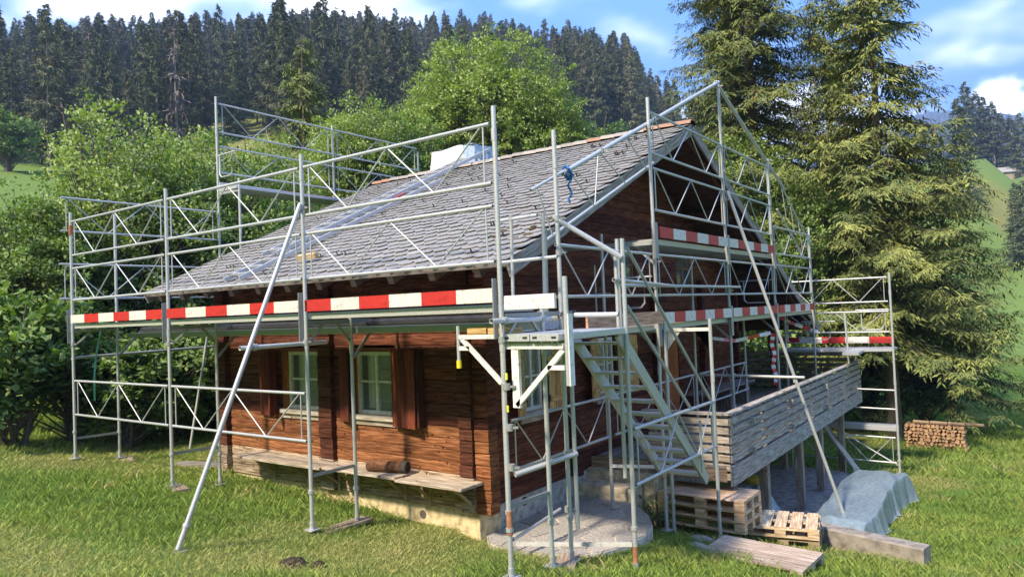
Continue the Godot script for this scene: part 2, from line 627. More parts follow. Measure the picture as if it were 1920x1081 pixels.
func build_house() -> Node3D:
	var hs := thing("log_house", "dark brown log chalet with slate roof standing inside the scaffolding", "house", Vector3(-2.6, 0, -4.8))
	# plinth
	var yel := Color(0.74, 0.60, 0.36)
	var gr := Color(0.52, 0.51, 0.50)
	var m := mb(yel)
	m.box(Vector3(-5.12, -0.5, -0.45), Vector3(0.0, 0.245, -0.03))
	var pl := part(hs, "foundation", m, M.concrete)
	m = mb(gr)
	m.box(Vector3(-0.35, -1.6, -9.6), Vector3(-0.001, 0.247, -0.451))
	part(hs, "foundation", m, M.concrete)
	m = mb(Color(0.5, 0.5, 0.5))
	m.box(Vector3(-5.15, -0.6, -9.6), Vector3(-4.9, 0.245, -0.46))
	part(hs, "foundation", m, M.concrete)
	for x in [-4.16, -0.95]:
		m = mb(Color(0.10, 0.09, 0.08))
		m.tube(Vector3(x, 0.11, -0.06), Vector3(x, 0.11, -0.022), 0.055, 0.055, 14, false)
		part(pl, "vent", m, M.plain)
	m = mb(Color(0.04, 0.04, 0.04))
	m.tube(Vector3(-0.03, 0.17, -0.98), Vector3(0.008, 0.17, -0.98), 0.06, 0.06, 12, false)
	part(pl, "vent", m, M.plain)
	# eave wall
	var h := 0.147
	var y := 0.25
	var k := 0
	while y < 3.25:
		var holes := []
		if y + h > 1.32 and y < 2.2:
			holes = [[-3.80, -2.84], [-2.20, -1.34]]
		for s in spans(-5.16, -0.21, holes):
			var x: float = s[0]
			while x < s[1] - 0.01:
				var e: float = s[1]
				if e - x > 1.4 and rng.randf() < 0.55:
					e = x + rng.randf_range(0.45, 0.7) * (e - x)
				wall_log(hs, Vector3(x, y + h * 0.5, 0), Vector3(e - 0.002, y + h * 0.5, 0), h - 0.003, log_col(y), Vector3(0, 0, 1))
				x = e
		# projecting cross-wall ends: partition, left corner, right corner
		var dark := Color(0.13, 0.05, 0.033)
		for col in [[-2.84, -2.56, 0.09], [-5.44, -5.17, 0.10], [-0.205, 0.0, 0.07]]:
			var q := mb(tone(dark if y > 0.55 else Color(0.40, 0.33, 0.27), 0.25))
			q.box(Vector3(col[0], y, -0.12), Vector3(col[1], y + h - 0.004, col[2] + rng.randf_range(-0.012, 0.01)), 0.012)
			part(hs, "log_end", q, M.wall)
		var q2 := mb(tone(log_col(maxf(y, 0.7)) * Color(0.95, 0.9, 0.9), 0.2))
		q2.box(Vector3(0.003, y, -0.16), Vector3(0.225 + rng.randf_range(-0.012, 0.01), y + h - 0.004, 0.02 + rng.randf_range(-0.008, 0.008)), 0.012)
		part(hs, "log_end", q2, M.wall)
		y += h
		k += 1
	# gable wall, in courses up to the roof
	y = 0.25
	while y < 5.45:
		var holes := []
		if y + h > 1.30 and y < 2.24:
			holes = [[1.02, 1.60], [3.08, 3.74]]
		if y > 0.4 and y < 2.2:
			holes.append([5.45, 6.35])
		if y + h > 3.05 and y < 3.75:
			holes.append([3.8, 4.6])
			holes.append([6.4, 7.2])
		var lim := (RIDGE_Y - 0.16 - (y + h)) / RS
		var a := maxf(0.18, -RIDGE_Z - lim)
		var b := minf(9.6, -RIDGE_Z + lim)
		for s in spans(a, b, holes):
			var x: float = s[0]
			while x < s[1] - 0.01:
				var e: float = s[1]
				if e - x > 1.6 and rng.randf() < 0.5:
					e = x + rng.randf_range(0.4, 0.65) * (e - x)
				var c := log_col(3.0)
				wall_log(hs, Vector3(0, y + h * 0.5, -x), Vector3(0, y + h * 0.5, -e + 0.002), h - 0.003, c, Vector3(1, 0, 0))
				x = e
		if y < 3.1:
			for zz in [2.2, 5.15, 7.4, 9.45]:
				if y > 1.2 and zz < 3:
					continue
				var q := mb(tone(Color(0.13, 0.05, 0.033), 0.25))
				q.box(Vector3(-0.1, y, -zz - 0.14), Vector3(0.12 + rng.randf_range(-0.012, 0.012), y + h - 0.004, -zz + 0.01), 0.012)
				part(hs, "log_end", q, M.wall)
		y += h
	# rear and far walls, floor and ceiling close the rooms
	for b in [[Vector3(-5.16, 0.25, -9.6), Vector3(-5.02, 3.3, -0.15)], [Vector3(-5.02, 0.25, -9.6), Vector3(-0.15, 3.2, -9.46)]]:
		m = mb(Color(0.18, 0.07, 0.05))
		m.box(b[0], b[1])
		part(hs, "wall", m, M.wall)
	for b in [[Vector3(-5.0, 0.20, -9.4), Vector3(-0.16, 0.24, -0.47)], [Vector3(-5.0, 2.42, -9.4), Vector3(-0.16, 2.46, -0.16)]]:
		m = mb(Color(0.4, 0.3, 0.2))
		m.box(b[0], b[1])
		part(hs, "floor", m, M.wood)
	m = mb(Color(0.18, 0.07, 0.05))
	for e in [[-0.16, 3.25], [-4.77, 5.4], [-9.4, 3.25]]:
		m.pt(Vector3(-5.1, e[1], e[0]), Vector3(-1, 0, 0), Vector2(e[0], e[1]))
	m.ix.append_array(PackedInt32Array([0, 1, 2]))
	part(hs, "gable", m, M.wall)
	# windows of the eave wall
	var white := Color(0.80, 0.78, 0.72)
	house_window(hs, Vector3(-3.66, 1.36, 0), Vector3(1, 0, 0), Vector3(0, 0, 1), 0.80, 0.86, white, true)
	house_window(hs, Vector3(-2.12, 1.36, 0), Vector3(1, 0, 0), Vector3(0, 0, 1), 0.76, 0.86, white, true)
	var red := [Color(0.23, 0.062, 0.038), Color(0.17, 0.052, 0.035), Color(0.28, 0.082, 0.045)]
	# window linings
	for b in [[-3.80, -3.66], [-2.20, -2.12], [-2.862, -2.842], [-1.36, -1.342]]:
		m = mb(Color(0.50, 0.20, 0.07))
		m.box(Vector3(b[0], 1.34, -0.13), Vector3(b[1], 2.24, -0.012))
		part(hs, "window_lining", m, M.wood)
	for b in [[-3.80, -2.842], [-2.20, -1.342]]:
		m = mb(Color(0.30, 0.11, 0.06))
		m.box(Vector3(b[0], 2.222, -0.13), Vector3(b[1], 2.268, 0.012))
		part(hs, "window_lining", m, M.wood)
	shutter(hs, Vector3(-4.28, 1.24, 0.05), Vector3(1, 0, 0), Vector3(0, 0, -1), 0.40, 1.0, red, 3, false)
	shutter(hs, Vector3(-3.86, 1.26, 0.06), Vector3(0.35, 0, 0.93).normalized(), Vector3(1, 0, 0), 0.20, 0.98, red, 2, false)
	shutter(hs, Vector3(-2.40, 1.26, 0.05), Vector3(0.94, 0, 0.33).normalized(), Vector3(0, 0, -1), 0.30, 0.98, red, 2, false)
	shutter(hs, Vector3(-1.34, 1.24, 0.07), Vector3(0.985, 0, 0.17).normalized(), Vector3(0, 0, -1), 0.50, 1.02, red, 3, false)
	m = mb(Color(0.10, 0.04, 0.035))
	m.box(Vector3(-0.83, 1.25, 0.015), Vector3(-0.80, 2.24, 0.14))
	part(hs, "shutter_edge", m, M.wood)
	# gable windows with new pale shutters, and the door
	var pale := [Color(0.88, 0.58, 0.28), Color(0.80, 0.50, 0.23), Color(0.92, 0.64, 0.34)]
	house_window(hs, Vector3(0, 1.33, -1.06), Vector3(0, 0, -1), Vector3(1, 0, 0), 0.50, 0.90, white, true)
	house_window(hs, Vector3(0, 1.33, -3.12), Vector3(0, 0, -1), Vector3(1, 0, 0), 0.58, 0.88, white, true)
	shutter(hs, Vector3(0.05, 1.29, -1.02), Vector3(0.35, 0, 0.93).normalized(), Vector3(1, 0, 0), 0.34, 0.98, pale, 3)
	shutter(hs, Vector3(0.05, 1.29, -1.62), Vector3(0.15, 0, -0.99).normalized(), Vector3(1, 0, 0), 0.36, 0.98, pale, 3)
	shutter(hs, Vector3(0.05, 1.27, -3.06), Vector3(0.25, 0, 0.96).normalized(), Vector3(1, 0, 0), 0.40, 0.96, pale, 4)
	shutter(hs, Vector3(0.05, 1.27, -3.80), Vector3(0.22, 0, -0.97).normalized(), Vector3(1, 0, 0), 0.44, 0.96, pale, 4)
	for zz in [-3.8, -6.4]:
		house_window(hs, Vector3(0, 3.06, zz), Vector3(0, 0, -1), Vector3(1, 0, 0), 0.8, 0.68, Color(0.30, 0.14, 0.08), false)
	for k2 in 5:
		m = mb(tone(Color(0.55, 0.20, 0.07), 0.2))
		m.box(Vector3(-0.06, 0.47, -5.47 - k2 * 0.175), Vector3(-0.02, 2.17, -5.47 - (k2 + 1) * 0.175 + 0.004))
		part(hs, "door_board", m, M.wood)
	m = mb(Color(0.3, 0.3, 0.3))
	m.beam(Vector3(0.0, 1.45, -5.6), Vector3(0.0, 1.45, -5.72), 0.03, 0.02)
	part(hs, "door_handle", m, M.steel)
	build_roof(hs)
	return hs

func build_roof(hs: Node) -> void:
	# board deck of both slopes; the far one runs on low over the terrace
	var t := 0.05
	var m := mb(Color(0.15, 0.075, 0.05))
	var zf := -13.0
	m.sweep(PackedVector2Array([Vector2(-0.64, roof_y(0.64)), Vector2(-0.64, roof_y(0.64) - t), Vector2(4.77, RIDGE_Y - t), Vector2(4.77, RIDGE_Y)]), Vector3(X0 + 0.02, 0, 0), Vector3(X1 - 0.02, 0, 0), Vector3(0, 0, -1), Vector3.UP)
	var roof := part(hs, "roof", m, M.wood)
	m = mb(Color(0.15, 0.075, 0.05))
	m.sweep(PackedVector2Array([Vector2(4.772, RIDGE_Y), Vector2(4.772, RIDGE_Y - t), Vector2(13.0, roof_y(zf) - t), Vector2(13.0, roof_y(zf))]), Vector3(X0 + 0.02, 0, 0), Vector3(X1 - 0.02, 0, 0), Vector3(0, 0, -1), Vector3.UP)
	part(roof, "roof_deck", m, M.wood)
	# slates
	var dn := Vector3(0, -RS, 1).normalized()        # down the slope
	var up := Vector3(0, 1, RS).normalized()
	var ridge := Vector3(0, RIDGE_Y, RIDGE_Z)
	var slope_len := (0.70 - RIDGE_Z) * sqrt(1 + RS * RS)
	var ex := 0.168
	var rows := int(slope_len / ex)
	var rest := mb()
	var made := 0
	for row in rows:
		var s1 := slope_len - row * ex      # lower edge of this course
		var x := X1 - (0.0 if row % 2 == 0 else 0.09)
		while x > X0:
			var w := rng.randf_range(0.18, 0.27)
			w = minf(w, x - X0)
			var g := rng.randf_range(0.33, 0.38)
			var c := Color(g * 1.02, g * 0.995, g * 0.965)
			if rng.randf() < 0.10:
				c = Color(g * 1.0, g * 0.93, g * 0.86)
			if rng.randf() < 0.03:
				c = c * 1.2
			var q := mb(c) if made < 300 else rest
			q.col = c
			var len := ex * 2.1 + rng.randf_range(-0.01, 0.012)
			var s0 := maxf(0.0, s1 - len)
			var lift := 0.036 + rng.randf_range(-0.004, 0.006)
			var ct := rng.randf_range(0.025, 0.065)
			var pl := [Vector2(0, s0), Vector2(-w + 0.003, s0), Vector2(-w + 0.003, s1 - ct * 1.5), Vector2(-w + w * 0.42, s1 + rng.randf_range(-0.004, 0.012)), Vector2(-0.02, s1 - ct * 0.6), Vector2(0, s1 - ct * 1.1)]
			var top := []
			var bot := []
			for e in pl:
				var f: float = clampf((e.y - s0) / (s1 - s0), 0, 1)
				var b: Vector3 = ridge + Vector3(x + e.x, 0, 0) + dn * e.y + up * (0.004 + lift * f)
				bot.append(b)
				top.append(b + up * 0.009)
			var st := q.v.size()
			for e in top:
				q.pt(e, up, Vector2(e.x, e.z))
			for j in range(1, 5):
				q.ix.append_array(PackedInt32Array([st, st + j + 1, st + j]))
			for j in range(1, 6):
				var j2 := (j + 1) % 6
				q.quad(top[j], bot[j], bot[j2], top[j2])
			if made < 300:
				part(roof, "slate", q, M.slate)
				made += 1
			x -= w
	var ro := part(roof, "slates", rest, M.slate)
	ro.set_meta("kind", "stuff")
	# slates of the far slope, seen only edge-on
	var far := mb()
	var fup := Vector3(0, 1, -RS).normalized()
	var fdn := Vector3(0, -RS, -1).normalized()
	for row in 50:
		var s1 := (row + 1) * 0.18
		var g := rng.randf_range(0.28, 0.38)
		far.col = Color(g, g, g)
		for k in 16:
			var xa := X1 - k * (X1 - X0) / 16.0
			var xb := X1 - (k + 1) * (X1 - X0) / 16.0 + 0.004
			far.quad(ridge + Vector3(xa, 0, 0) + fdn * s1 + fup * 0.03, ridge + Vector3(xa, 0, 0) + fdn * (s1 - 0.2) + fup * 0.006, ridge + Vector3(xb, 0, 0) + fdn * (s1 - 0.2) + fup * 0.006, ridge + Vector3(xb, 0, 0) + fdn * s1 + fup * 0.03)
	part(roof, "slates", far, M.slate).set_meta("kind", "stuff")
	# ridge tiles
	var x := X1 + 0.02
	while x > X0 + 0.1:
		var g := rng.randf_range(0.40, 0.58)
		var c := Color(g, g * 0.88, g * 0.80)
		if rng.randf() < 0.14 or x < -6.0:
			c = Color(0.50, 0.27, 0.17)
		var q := mb(c)
		var sec := PackedVector2Array()
		for j in 7:
			var a := PI * j / 6.0
			sec.append(Vector2(cos(a) * 0.135, sin(a) * 0.085))
		for j in range(6, -1, -1):
			var a := PI * j / 6.0
			sec.append(Vector2(cos(a) * 0.115, sin(a) * 0.065))
		var o := Vector3(0, RIDGE_Y + 0.0 + rng.randf_range(-0.006, 0.006), RIDGE_Z)
		q.sweep(sec, o + Vector3(x, 0, 0), o + Vector3(x - 0.30, 0.012, 0), Vector3(0, 0, -1), Vector3.UP)
		part(roof, "ridge_tile", q, M.slate)
		x -= 0.285
	# snow hooks
	for k in 90:
		var hx := rng.randf_range(X0 + 0.3, X1 - 0.3)
		var sl := rng.randf_range(0.5, slope_len - 0.4)
		sl = slope_len - (floor((slope_len - sl) / (ex * 3)) * ex * 3 + ex * 2) - 0.03
		var o := ridge + Vector3(hx, 0, 0) + dn * sl + up * 0.045
		var q := mb(Color(0.035, 0.033, 0.033))
		q.beam(o - dn * 0.06, o + dn * 0.035, 0.022, 0.005, up)
		q.beam(o + dn * 0.03, o + dn * 0.036 + up * 0.055, 0.022, 0.005, dn)
		part(roof, "snow_hook", q, M.plain)
	# moss cushions near the verge
	for k in 12:
		var o := ridge + Vector3(rng.randf_range(0.35, 1.0), 0, 0) + dn * rng.randf_range(4.6, 5.35) + up * 0.03
		var q := mb(tone(Color(0.13, 0.095, 0.06), 0.3))
		blob(q, o, Vector3(rng.randf_range(0.03, 0.09), 0.022, rng.randf_range(0.03, 0.06)), 7, 5, k)
		part(roof, "moss_clump", q, M.ground)
	# verge boards and eave board
	var vb := Color(0.44, 0.43, 0.42)
	for e in [[0.66, RIDGE_Z], [-13.0, RIDGE_Z]]:
		m = mb(vb)
		var a := Vector3(X1 - 0.012, roof_y(e[0]) - 0.085, e[0])
		var b := Vector3(X1 - 0.012, roof_y(e[1]) - 0.085, e[1])
		m.beam(a, b, 0.03, 0.17, Vector3.UP)
		part(roof, "verge_board", m, M.wood)
		m = mb(Color(0.15, 0.075, 0.05))
		m.beam(a + Vector3(-0.12, -0.10, 0), b + Vector3(-0.12, -0.10, 0), 0.06, 0.10, Vector3.UP)
		part(roof, "verge_board", m, M.wood)
	m = mb(vb)
	m.beam(Vector3(X0 + 0.01, roof_y(0.66) - 0.08, 0.66), Vector3(X0 + 0.01, RIDGE_Y - 0.08, RIDGE_Z), 0.03, 0.16, Vector3.UP)
	part(roof, "verge_board", m, M.wood)
	m = mb(Color(0.30, 0.27, 0.24))
	m.box(Vector3(X0 + 0.03, roof_y(0.66) - 0.05, 0.642), Vector3(X1 - 0.04, roof_y(0.66) + 0.006, 0.668))
	part(roof, "eave_board", m, M.wood)
	# rafter feet
	var rx := -6.2
	while rx < 1.0:
		m = mb(Color(0.26, 0.20, 0.17))
		m.beam(Vector3(rx, roof_y(0.60) - 0.115, 0.60), Vector3(rx, roof_y(-0.6) - 0.115, -0.6), 0.10, 0.115, Vector3.UP, 0.006)
		part(roof, "rafter", m, M.wood)
		rx += 0.68
	# purlins carrying the gable overhang
	for z in [-0.08, -2.4, -4.77, -7.1, -9.5]:
		m = mb(Color(0.15, 0.075, 0.05))
		m.box(Vector3(-0.2, roof_y(z) - 0.34, z - 0.10), Vector3(X1 - 0.22, roof_y(z) - 0.12, z + 0.10), 0.01)
		part(roof, "purlin", m, M.wood)
	# porch posts and the low rear wall plate under the long far slope
	for xx in [0.1, -2.6, -5.0]:
		m = mb(Color(0.15, 0.075, 0.05))
		m.box(Vector3(xx - 0.09, 0.5, -12.3), Vector3(xx + 0.09, roof_y(-12.3) - 0.06, -12.12), 0.01)
		part(hs, "porch_post", m, M.wood)
	m = mb(Color(0.15, 0.075, 0.05))
	m.box(Vector3(-5.1, roof_y(-12.3) - 0.2, -12.30), Vector3(0.9, roof_y(-12.3) - 0.05, -12.12))
	part(hs, "porch_beam", m, M.wood)

# lumpy closed blob, for moss, soil and stones
func blob(m: MB, o: Vector3, s: Vector3, k: int, rings: int, sd: int) -> void:
	var st := m.v.size()
	for i in rings + 1:
		var ph := PI * i / rings
		for j in k + 1:
			var th := TAU * (j % k) / k
			var d := Vector3(sin(ph) * cos(th), cos(ph), sin(ph) * sin(th))
			var f := 1.0 + 0.35 * nz.get_noise_3d(d.x * 60.0 + sd * 13.0, d.y * 60.0, d.z * 60.0)
			m.pt(o + d * s * f, (d / s).normalized(), Vector2(float(j) / k, float(i) / rings) * 0.3)
	for i in rings:
		for j in k:
			var p := st + i * (k + 1) + j
			m.ix.append_array(PackedInt32Array([p, p + k + 2, p + 1, p, p + k + 1, p + k + 2]))

# ---------------------------------------------------------------- scaffolding
const TR := 0.024

func steel_tone() -> Color:
	var g := rng.randf_range(0.88, 1.08)
	return Color(g * 0.985, g, g * 1.01)

func pole(s: Node, x: float, z: float, y0: float, y1: float, foot := true, seams := true) -> MeshInstance3D:
	var m := mb(steel_tone())
	m.tube(Vector3(x, y0, z), Vector3(x + rng.randf_range(-0.01, 0.01), y1, z), TR, -1.0, 12)
	var p := part(s, "pole", m, M.steel)
	if foot:
		var q := mb(steel_tone())
		q.box(Vector3(x - 0.07, y0 - 0.004, z - 0.07), Vector3(x + 0.07, y0 + 0.008, z + 0.07))
		part(p, "base_plate", q, M.steel)
		q = mb(steel_tone())
		q.tube(Vector3(x, y0 + 0.42, z), Vector3(x, y0 + 0.46, z), 0.036, -1.0, 10, false)
		part(p, "jack_nut", q, M.steel)
		q = mb(steel_tone() * 0.9)
		q.tube(Vector3(x, y0 + 0.008, z), Vector3(x, y0 + 0.09, z), 0.031, -1.0, 10, false)
		part(p, "socket", q, M.steel)
	if seams:
		var yy := y0 + 2.1
		while yy < y1 - 0.3:
			var q := mb(steel_tone() * 0.95)
			q.tube(Vector3(x, yy, z), Vector3(x, yy + 0.12, z), 0.028, -1.0, 12, false)
			part(p, "sleeve", q, M.steel)
			yy += 2.0
	return p

func coupler(s: Node, p: Vector3, axis := Vector3.UP) -> void:
	var m := mb(Color(0.72, 0.72, 0.72))
	m.tube(p - axis * 0.03, p + axis * 0.03, 0.037, -1.0, 8, false)
	var c := part(s, "coupler", m, M.steel)
	var side := axis.cross(Vector3(0.3, 0.2, 0.93)).normalized()
	m = mb(Color(0.6, 0.6, 0.58))
	m.beam(p + side * 0.03, p + side * 0.085, 0.022, 0.022)
	part(c, "bolt", m, M.steel)

func rod(s: Node, called: String, a: Vector3, b: Vector3, r := TR, col := Color(0, 0, 0)) -> MeshInstance3D:
	var m := mb(steel_tone() if col == Color(0, 0, 0) else col)
	m.tube(a, b, r, -1.0, 10)
	return part(s, called, m, M.steel)

# welded double guard rail: two tubes with zigzag struts
func truss(s: Node, a: Vector3, b: Vector3, yt: float, yb: float, flip := false, blue := false) -> void:
	var c := Color(0.92, 0.93, 0.94) if blue else Color(0, 0, 0)
	var ax := (b - a).normalized()
	var a2 := a + ax * 0.05
	var b2 := b - ax * 0.05
	var dy := yb - yt
	var t := rod(s, "guard_rail", Vector3(a2.x, a2.y + yt, a2.z), Vector3(b2.x, b2.y + yt, b2.z), 0.0185, c)
	rod(t, "rail_tube", Vector3(a2.x, a2.y + yb, a2.z), Vector3(b2.x, b2.y + yb, b2.z), 0.0185, c)
	var q := func(f: float, top: bool) -> Vector3:
		var p := a2.lerp(b2, 1.0 - f if flip else f)
		return Vector3(p.x, p.y + (yt if top else yb), p.z)
	for e in [[0.03, true, 0.03, false], [0.035, true, 0.265, false], [0.265, false, 0.5, true], [0.5, true, 0.735, false], [0.735, false, 0.965, true], [0.97, true, 0.97, false]]:
		rod(t, "strut", q.call(e[0], e[1]), q.call(e[2], e[3]), 0.0085, c)

func toe_board(s: Node, a: Vector3, b: Vector3, h: float, red_first: bool, stripe: float, faded: bool) -> void:
	var red := Color(0.56, 0.03, 0.025) if not faded else Color(0.54, 0.05, 0.045)
	var white := Color(0.76, 0.73, 0.67) if not faded else Color(0.74, 0.72, 0.68)
	var l := a.distance_to(b)
	var n := maxi(1, int(round(l / stripe)))
	var first: MeshInstance3D = null
	for k in n:
		var p := a.lerp(b, float(k) / n)
		var q := a.lerp(b, float(k + 1) / n)
		var m := mb(tone(red if (k % 2 == 0) == red_first else white, 0.05))
		m.beam(p, q, 0.03, h, Vector3.UP)
		var o := part(s if first == null else first, "toe_board" if first == null else "stripe", m, M.paint)
		if first == null:
			first = o

# one bay of scaffold deck: planks side by side
func deck(s: Node, a: Vector3, b: Vector3, across: Vector3, width: float, n: int, col: Color, th := 0.055) -> void:
	for k in n:
		var o := across.normalized() * (width * (k + 0.5) / n)
		var m := mb(tone(col, 0.06))
		m.beam(a + o - Vector3.UP * th * 0.5, b + o - Vector3.UP * th * 0.5, width / n - 0.012, th, Vector3.UP, 0.004)
		part(s, "deck_plank", m, M.alu)

func u_gate(s: Node, a: Vector3, dir: Vector3, w: float, h: float) -> void:
	var m := mb(steel_tone())
	var ps := [a, a - Vector3.UP * (h - 0.06), a - Vector3.UP * h + dir * 0.06, a - Vector3.UP * h + dir * (w - 0.06), a - Vector3.UP * (h - 0.06) + dir * w, a + dir * w]
	m.path(ps, 0.014, 8)
	var g := part(s, "end_guard", m, M.steel)
	rod(g, "rail_tube", a - dir * 0.12, a + dir * (w + 0.12), 0.014)

func build_eave_scaffold() -> void:
	var s := thing("eave_scaffold", "galvanised steel scaffold along the sunlit eave wall with bright red and white toe boards", "scaffold", Vector3(-3, 0.2, 1.1))
	var xs := [-7.45, -4.40, -1.33, 1.55]
	var zf := 1.44
	var zi := 0.78
	for i in 4:
		var x: float = xs[i]
		pole(s, x, zf, ground_y(x, zf) + 0.03, 4.66)
		var xi: float = x + (0.12 if i < 2 else 0.03)
		pole(s, xi, zi, ground_y(xi, zi) + 0.03, 4.67 if i == 0 else 2.72)
		var m := mb(Color(0.55, 0.57, 0.60))
		m.beam(Vector3(x, 0.87, zf - 0.03), Vector3(xi, 0.87, zi + 0.03), 0.03, 0.035)
		part(s, "cross_bar", m, M.steel)
		m = mb(Color(0.6, 0.62, 0.62))
		m.beam(Vector3(x, 2.66, zf - 0.03), Vector3(xi, 2.66, zi - 0.62 if i > 0 else zi), 0.045, 0.05)
		part(s, "cross_bar", m, M.steel)
		# knee braces under the deck
		for d in [[zf - 0.03, -1.0], [zi + 0.03, 1.0], [zi - 0.03, -1.0]]:
			m = mb(Color(0.66, 0.67, 0.64))
			m.beam(Vector3(xi if d[0] < 1.2 else x, 2.42 if d[1] > 0 or d[0] > 1.0 else 2.2, d[0]), Vector3(xi, 2.64, d[0] + d[1] * (0.2 if d[0] > 0.76 else 0.42)), 0.03, 0.03)
			part(s, "knee_brace", m, M.steel)
		# flat plate sheath beside the standard at deck level
		m = mb(Color(0.5, 0.52, 0.55))
		m.box(Vector3(x - 0.045, 2.45, zf + 0.008), Vector3(x - 0.03, 3.02, zf + 0.07))
		part(s, "bracket_plate", m, M.steel)
		coupler(s, Vector3(x, 2.44, zf))
	for i in 3:
		var a := Vector3(xs[i], 0, zf)
		var b := Vector3(xs[i + 1], 0, zf)
		truss(s, a, b, 4.50, 3.93)
		truss(s, a, b, 3.71, 3.18)
		if i < 2:
			truss(s, a, b, 1.83, 1.27)
		deck(s, Vector3(xs[i] + 0.06, 2.775, zf - 0.0), Vector3(xs[i + 1] - 0.06, 2.775, zf - 0.0), Vector3(0, 0, -1), 0.64, 2, Color(0.98, 0.98, 0.94), 0.075)
		toe_board(s, Vector3(xs[i] + 0.05, 2.862, zf + 0.035), Vector3(xs[i + 1] - 0.04, 2.862, zf + 0.035), 0.135, i > 0, 0.5, false)
	# inner bracket deck and the dark pipe lying on it
	for i in 3:
		var m := mb(Color(0.62, 0.66, 0.54))
		m.box(Vector3(xs[i] + (0.35 if i == 0 else 0.02), 2.50, 0.30), Vector3(xs[i + 1] - (0.02 if i < 2 else 0.32), 2.585, 0.72), 0.006)
		part(s, "deck_plank", m, M.alu)
	# raking strut in front
	var foot := Vector3(-1.36, ground_y(-1.36, 3.05) + 0.02, 3.05)
	rod(s, "raking_strut", foot, Vector3(-1.29, 4.06, 1.50), 0.026)
	var m2 := mb(Color(0.7, 0.7, 0.7))
	m2.box(foot + Vector3(-0.07, -0.025, -0.07), foot + Vector3(0.07, -0.01, 0.07))
	part(s, "base_plate", m2, M.steel)
	m2 = mb(Color(0.9, 0.9, 0.9))
	m2.tube(foot + Vector3(0.003, 0.20, -0.09), foot + Vector3(0.004, 0.23, -0.103), 0.04, -1.0, 10, false)
	part(s, "jack_nut", m2, M.steel)
	rod(s, "tie_tube", Vector3(-1.36, 2.42, 2.30), Vector3(-1.36, 2.42, 1.12), 0.026, Color(0.92, 0.93, 0.94))
	coupler(s, Vector3(-1.36, 2.42, 2.12), Vector3(0, 0, 1))
	coupler(s, Vector3(-1.36, 2.42, 1.44), Vector3(0, 0, 1))
	coupler(s, Vector3(-1.31, 4.02, 1.47))
	# right-hand end: cantilever bracket with yellow cap, end guards, white board, loose tubes
	for e in [[Vector3(1.03, 2.47, zf), Vector3(1.51, 2.47, zf)], [Vector3(1.06, 2.45, zf), Vector3(1.53, 2.03, zf)], [Vector3(1.03, 2.36, zf), Vector3(1.16, 2.36, zf)]]:
		var m := mb(Color(0.85, 0.83, 0.74))
		m.beam(e[0], e[1], 0.035, 0.04)
		part(s, "bracket", m, M.paint)
	rod(s, "bracket", Vector3(1.01, 2.20, zf), Vector3(1.01, 2.58, zf), 0.018)
	var m3 := mb(Color(0.85, 0.62, 0.02))
	m3.tube(Vector3(1.01, 2.165, zf), Vector3(1.01, 2.24, zf), 0.026, -1.0, 10, false)
	part(s, "end_cap", m3, M.plain)
	m3 = mb(Color(0.80, 0.79, 0.76))
	m3.box(Vector3(1.60, 2.715, 1.42), Vector3(2.16, 2.85, 1.455), 0.004)
	part(s, "white_board", m3, M.paint)
	rod(s, "rail_tube", Vector3(1.58, 3.67, 0.80), Vector3(1.09, 3.66, 0.80), 0.0185)
	rod(s, "rail_tube", Vector3(1.80, 3.23, 0.80), Vector3(1.09, 3.22, 0.80), 0.0185)
	rod(s, "rail_post", Vector3(1.235, 2.80, 0.80), Vector3(1.25, 3.70, 0.80), 0.0185)
	rod(s, "rail_post", Vector3(1.63, 2.80, 0.80), Vector3(1.65, 3.69, 0.80), 0.0185)
	rod(s, "tie_tube", Vector3(1.585, 2.62, 1.64), Vector3(1.585, 2.61, 0.58), 0.026, Color(0.92, 0.93, 0.94))
	rod(s, "tie_tube", Vector3(1.20, 2.65, 0.50), Vector3(2.22, 2.63, 0.36), 0.026, Color(0.92, 0.93, 0.94))
	m3 = mb(Color(0.55, 0.47, 0.28))
	m3.tube(Vector3(1.585, 2.61, 0.54), Vector3(1.585, 2.61, 0.62), 0.03, -1.0, 10, false)
	part(s, "end_cap", m3, M.plain)
	for p in [Vector3(1.585, 2.62, 1.44), Vector3(1.585, 2.62, 0.80)]:
		coupler(s, p, Vector3(0, 0, 1))
	# things resting on or around it
	var t := mb(Color(0.05, 0.05, 0.055))
	t.tube(Vector3(-7.0, 2.635, 0.50), Vector3(1.75, 2.64, 0.44), 0.046, -1.0, 12, true)
	tag(part(null, "drain_pipe", t, M.tarp), "long black plastic pipe lying on the inner scaffold brackets below the eave", "pipe")
	for k in 2:
		var b := mb(Color(0.66, 0.47, 0.20))
		b.box(Vector3(1.06 + k * 0.26, 2.49, 1.12), Vector3(1.30 + k * 0.26, 2.55, 1.36), 0.004)
		tag(part(null, "timber_block", b, M.wood), ["orange timber block on the cantilever bracket, left of two", "orange timber block on the cantilever bracket, next to the corner pole"][k], "block")

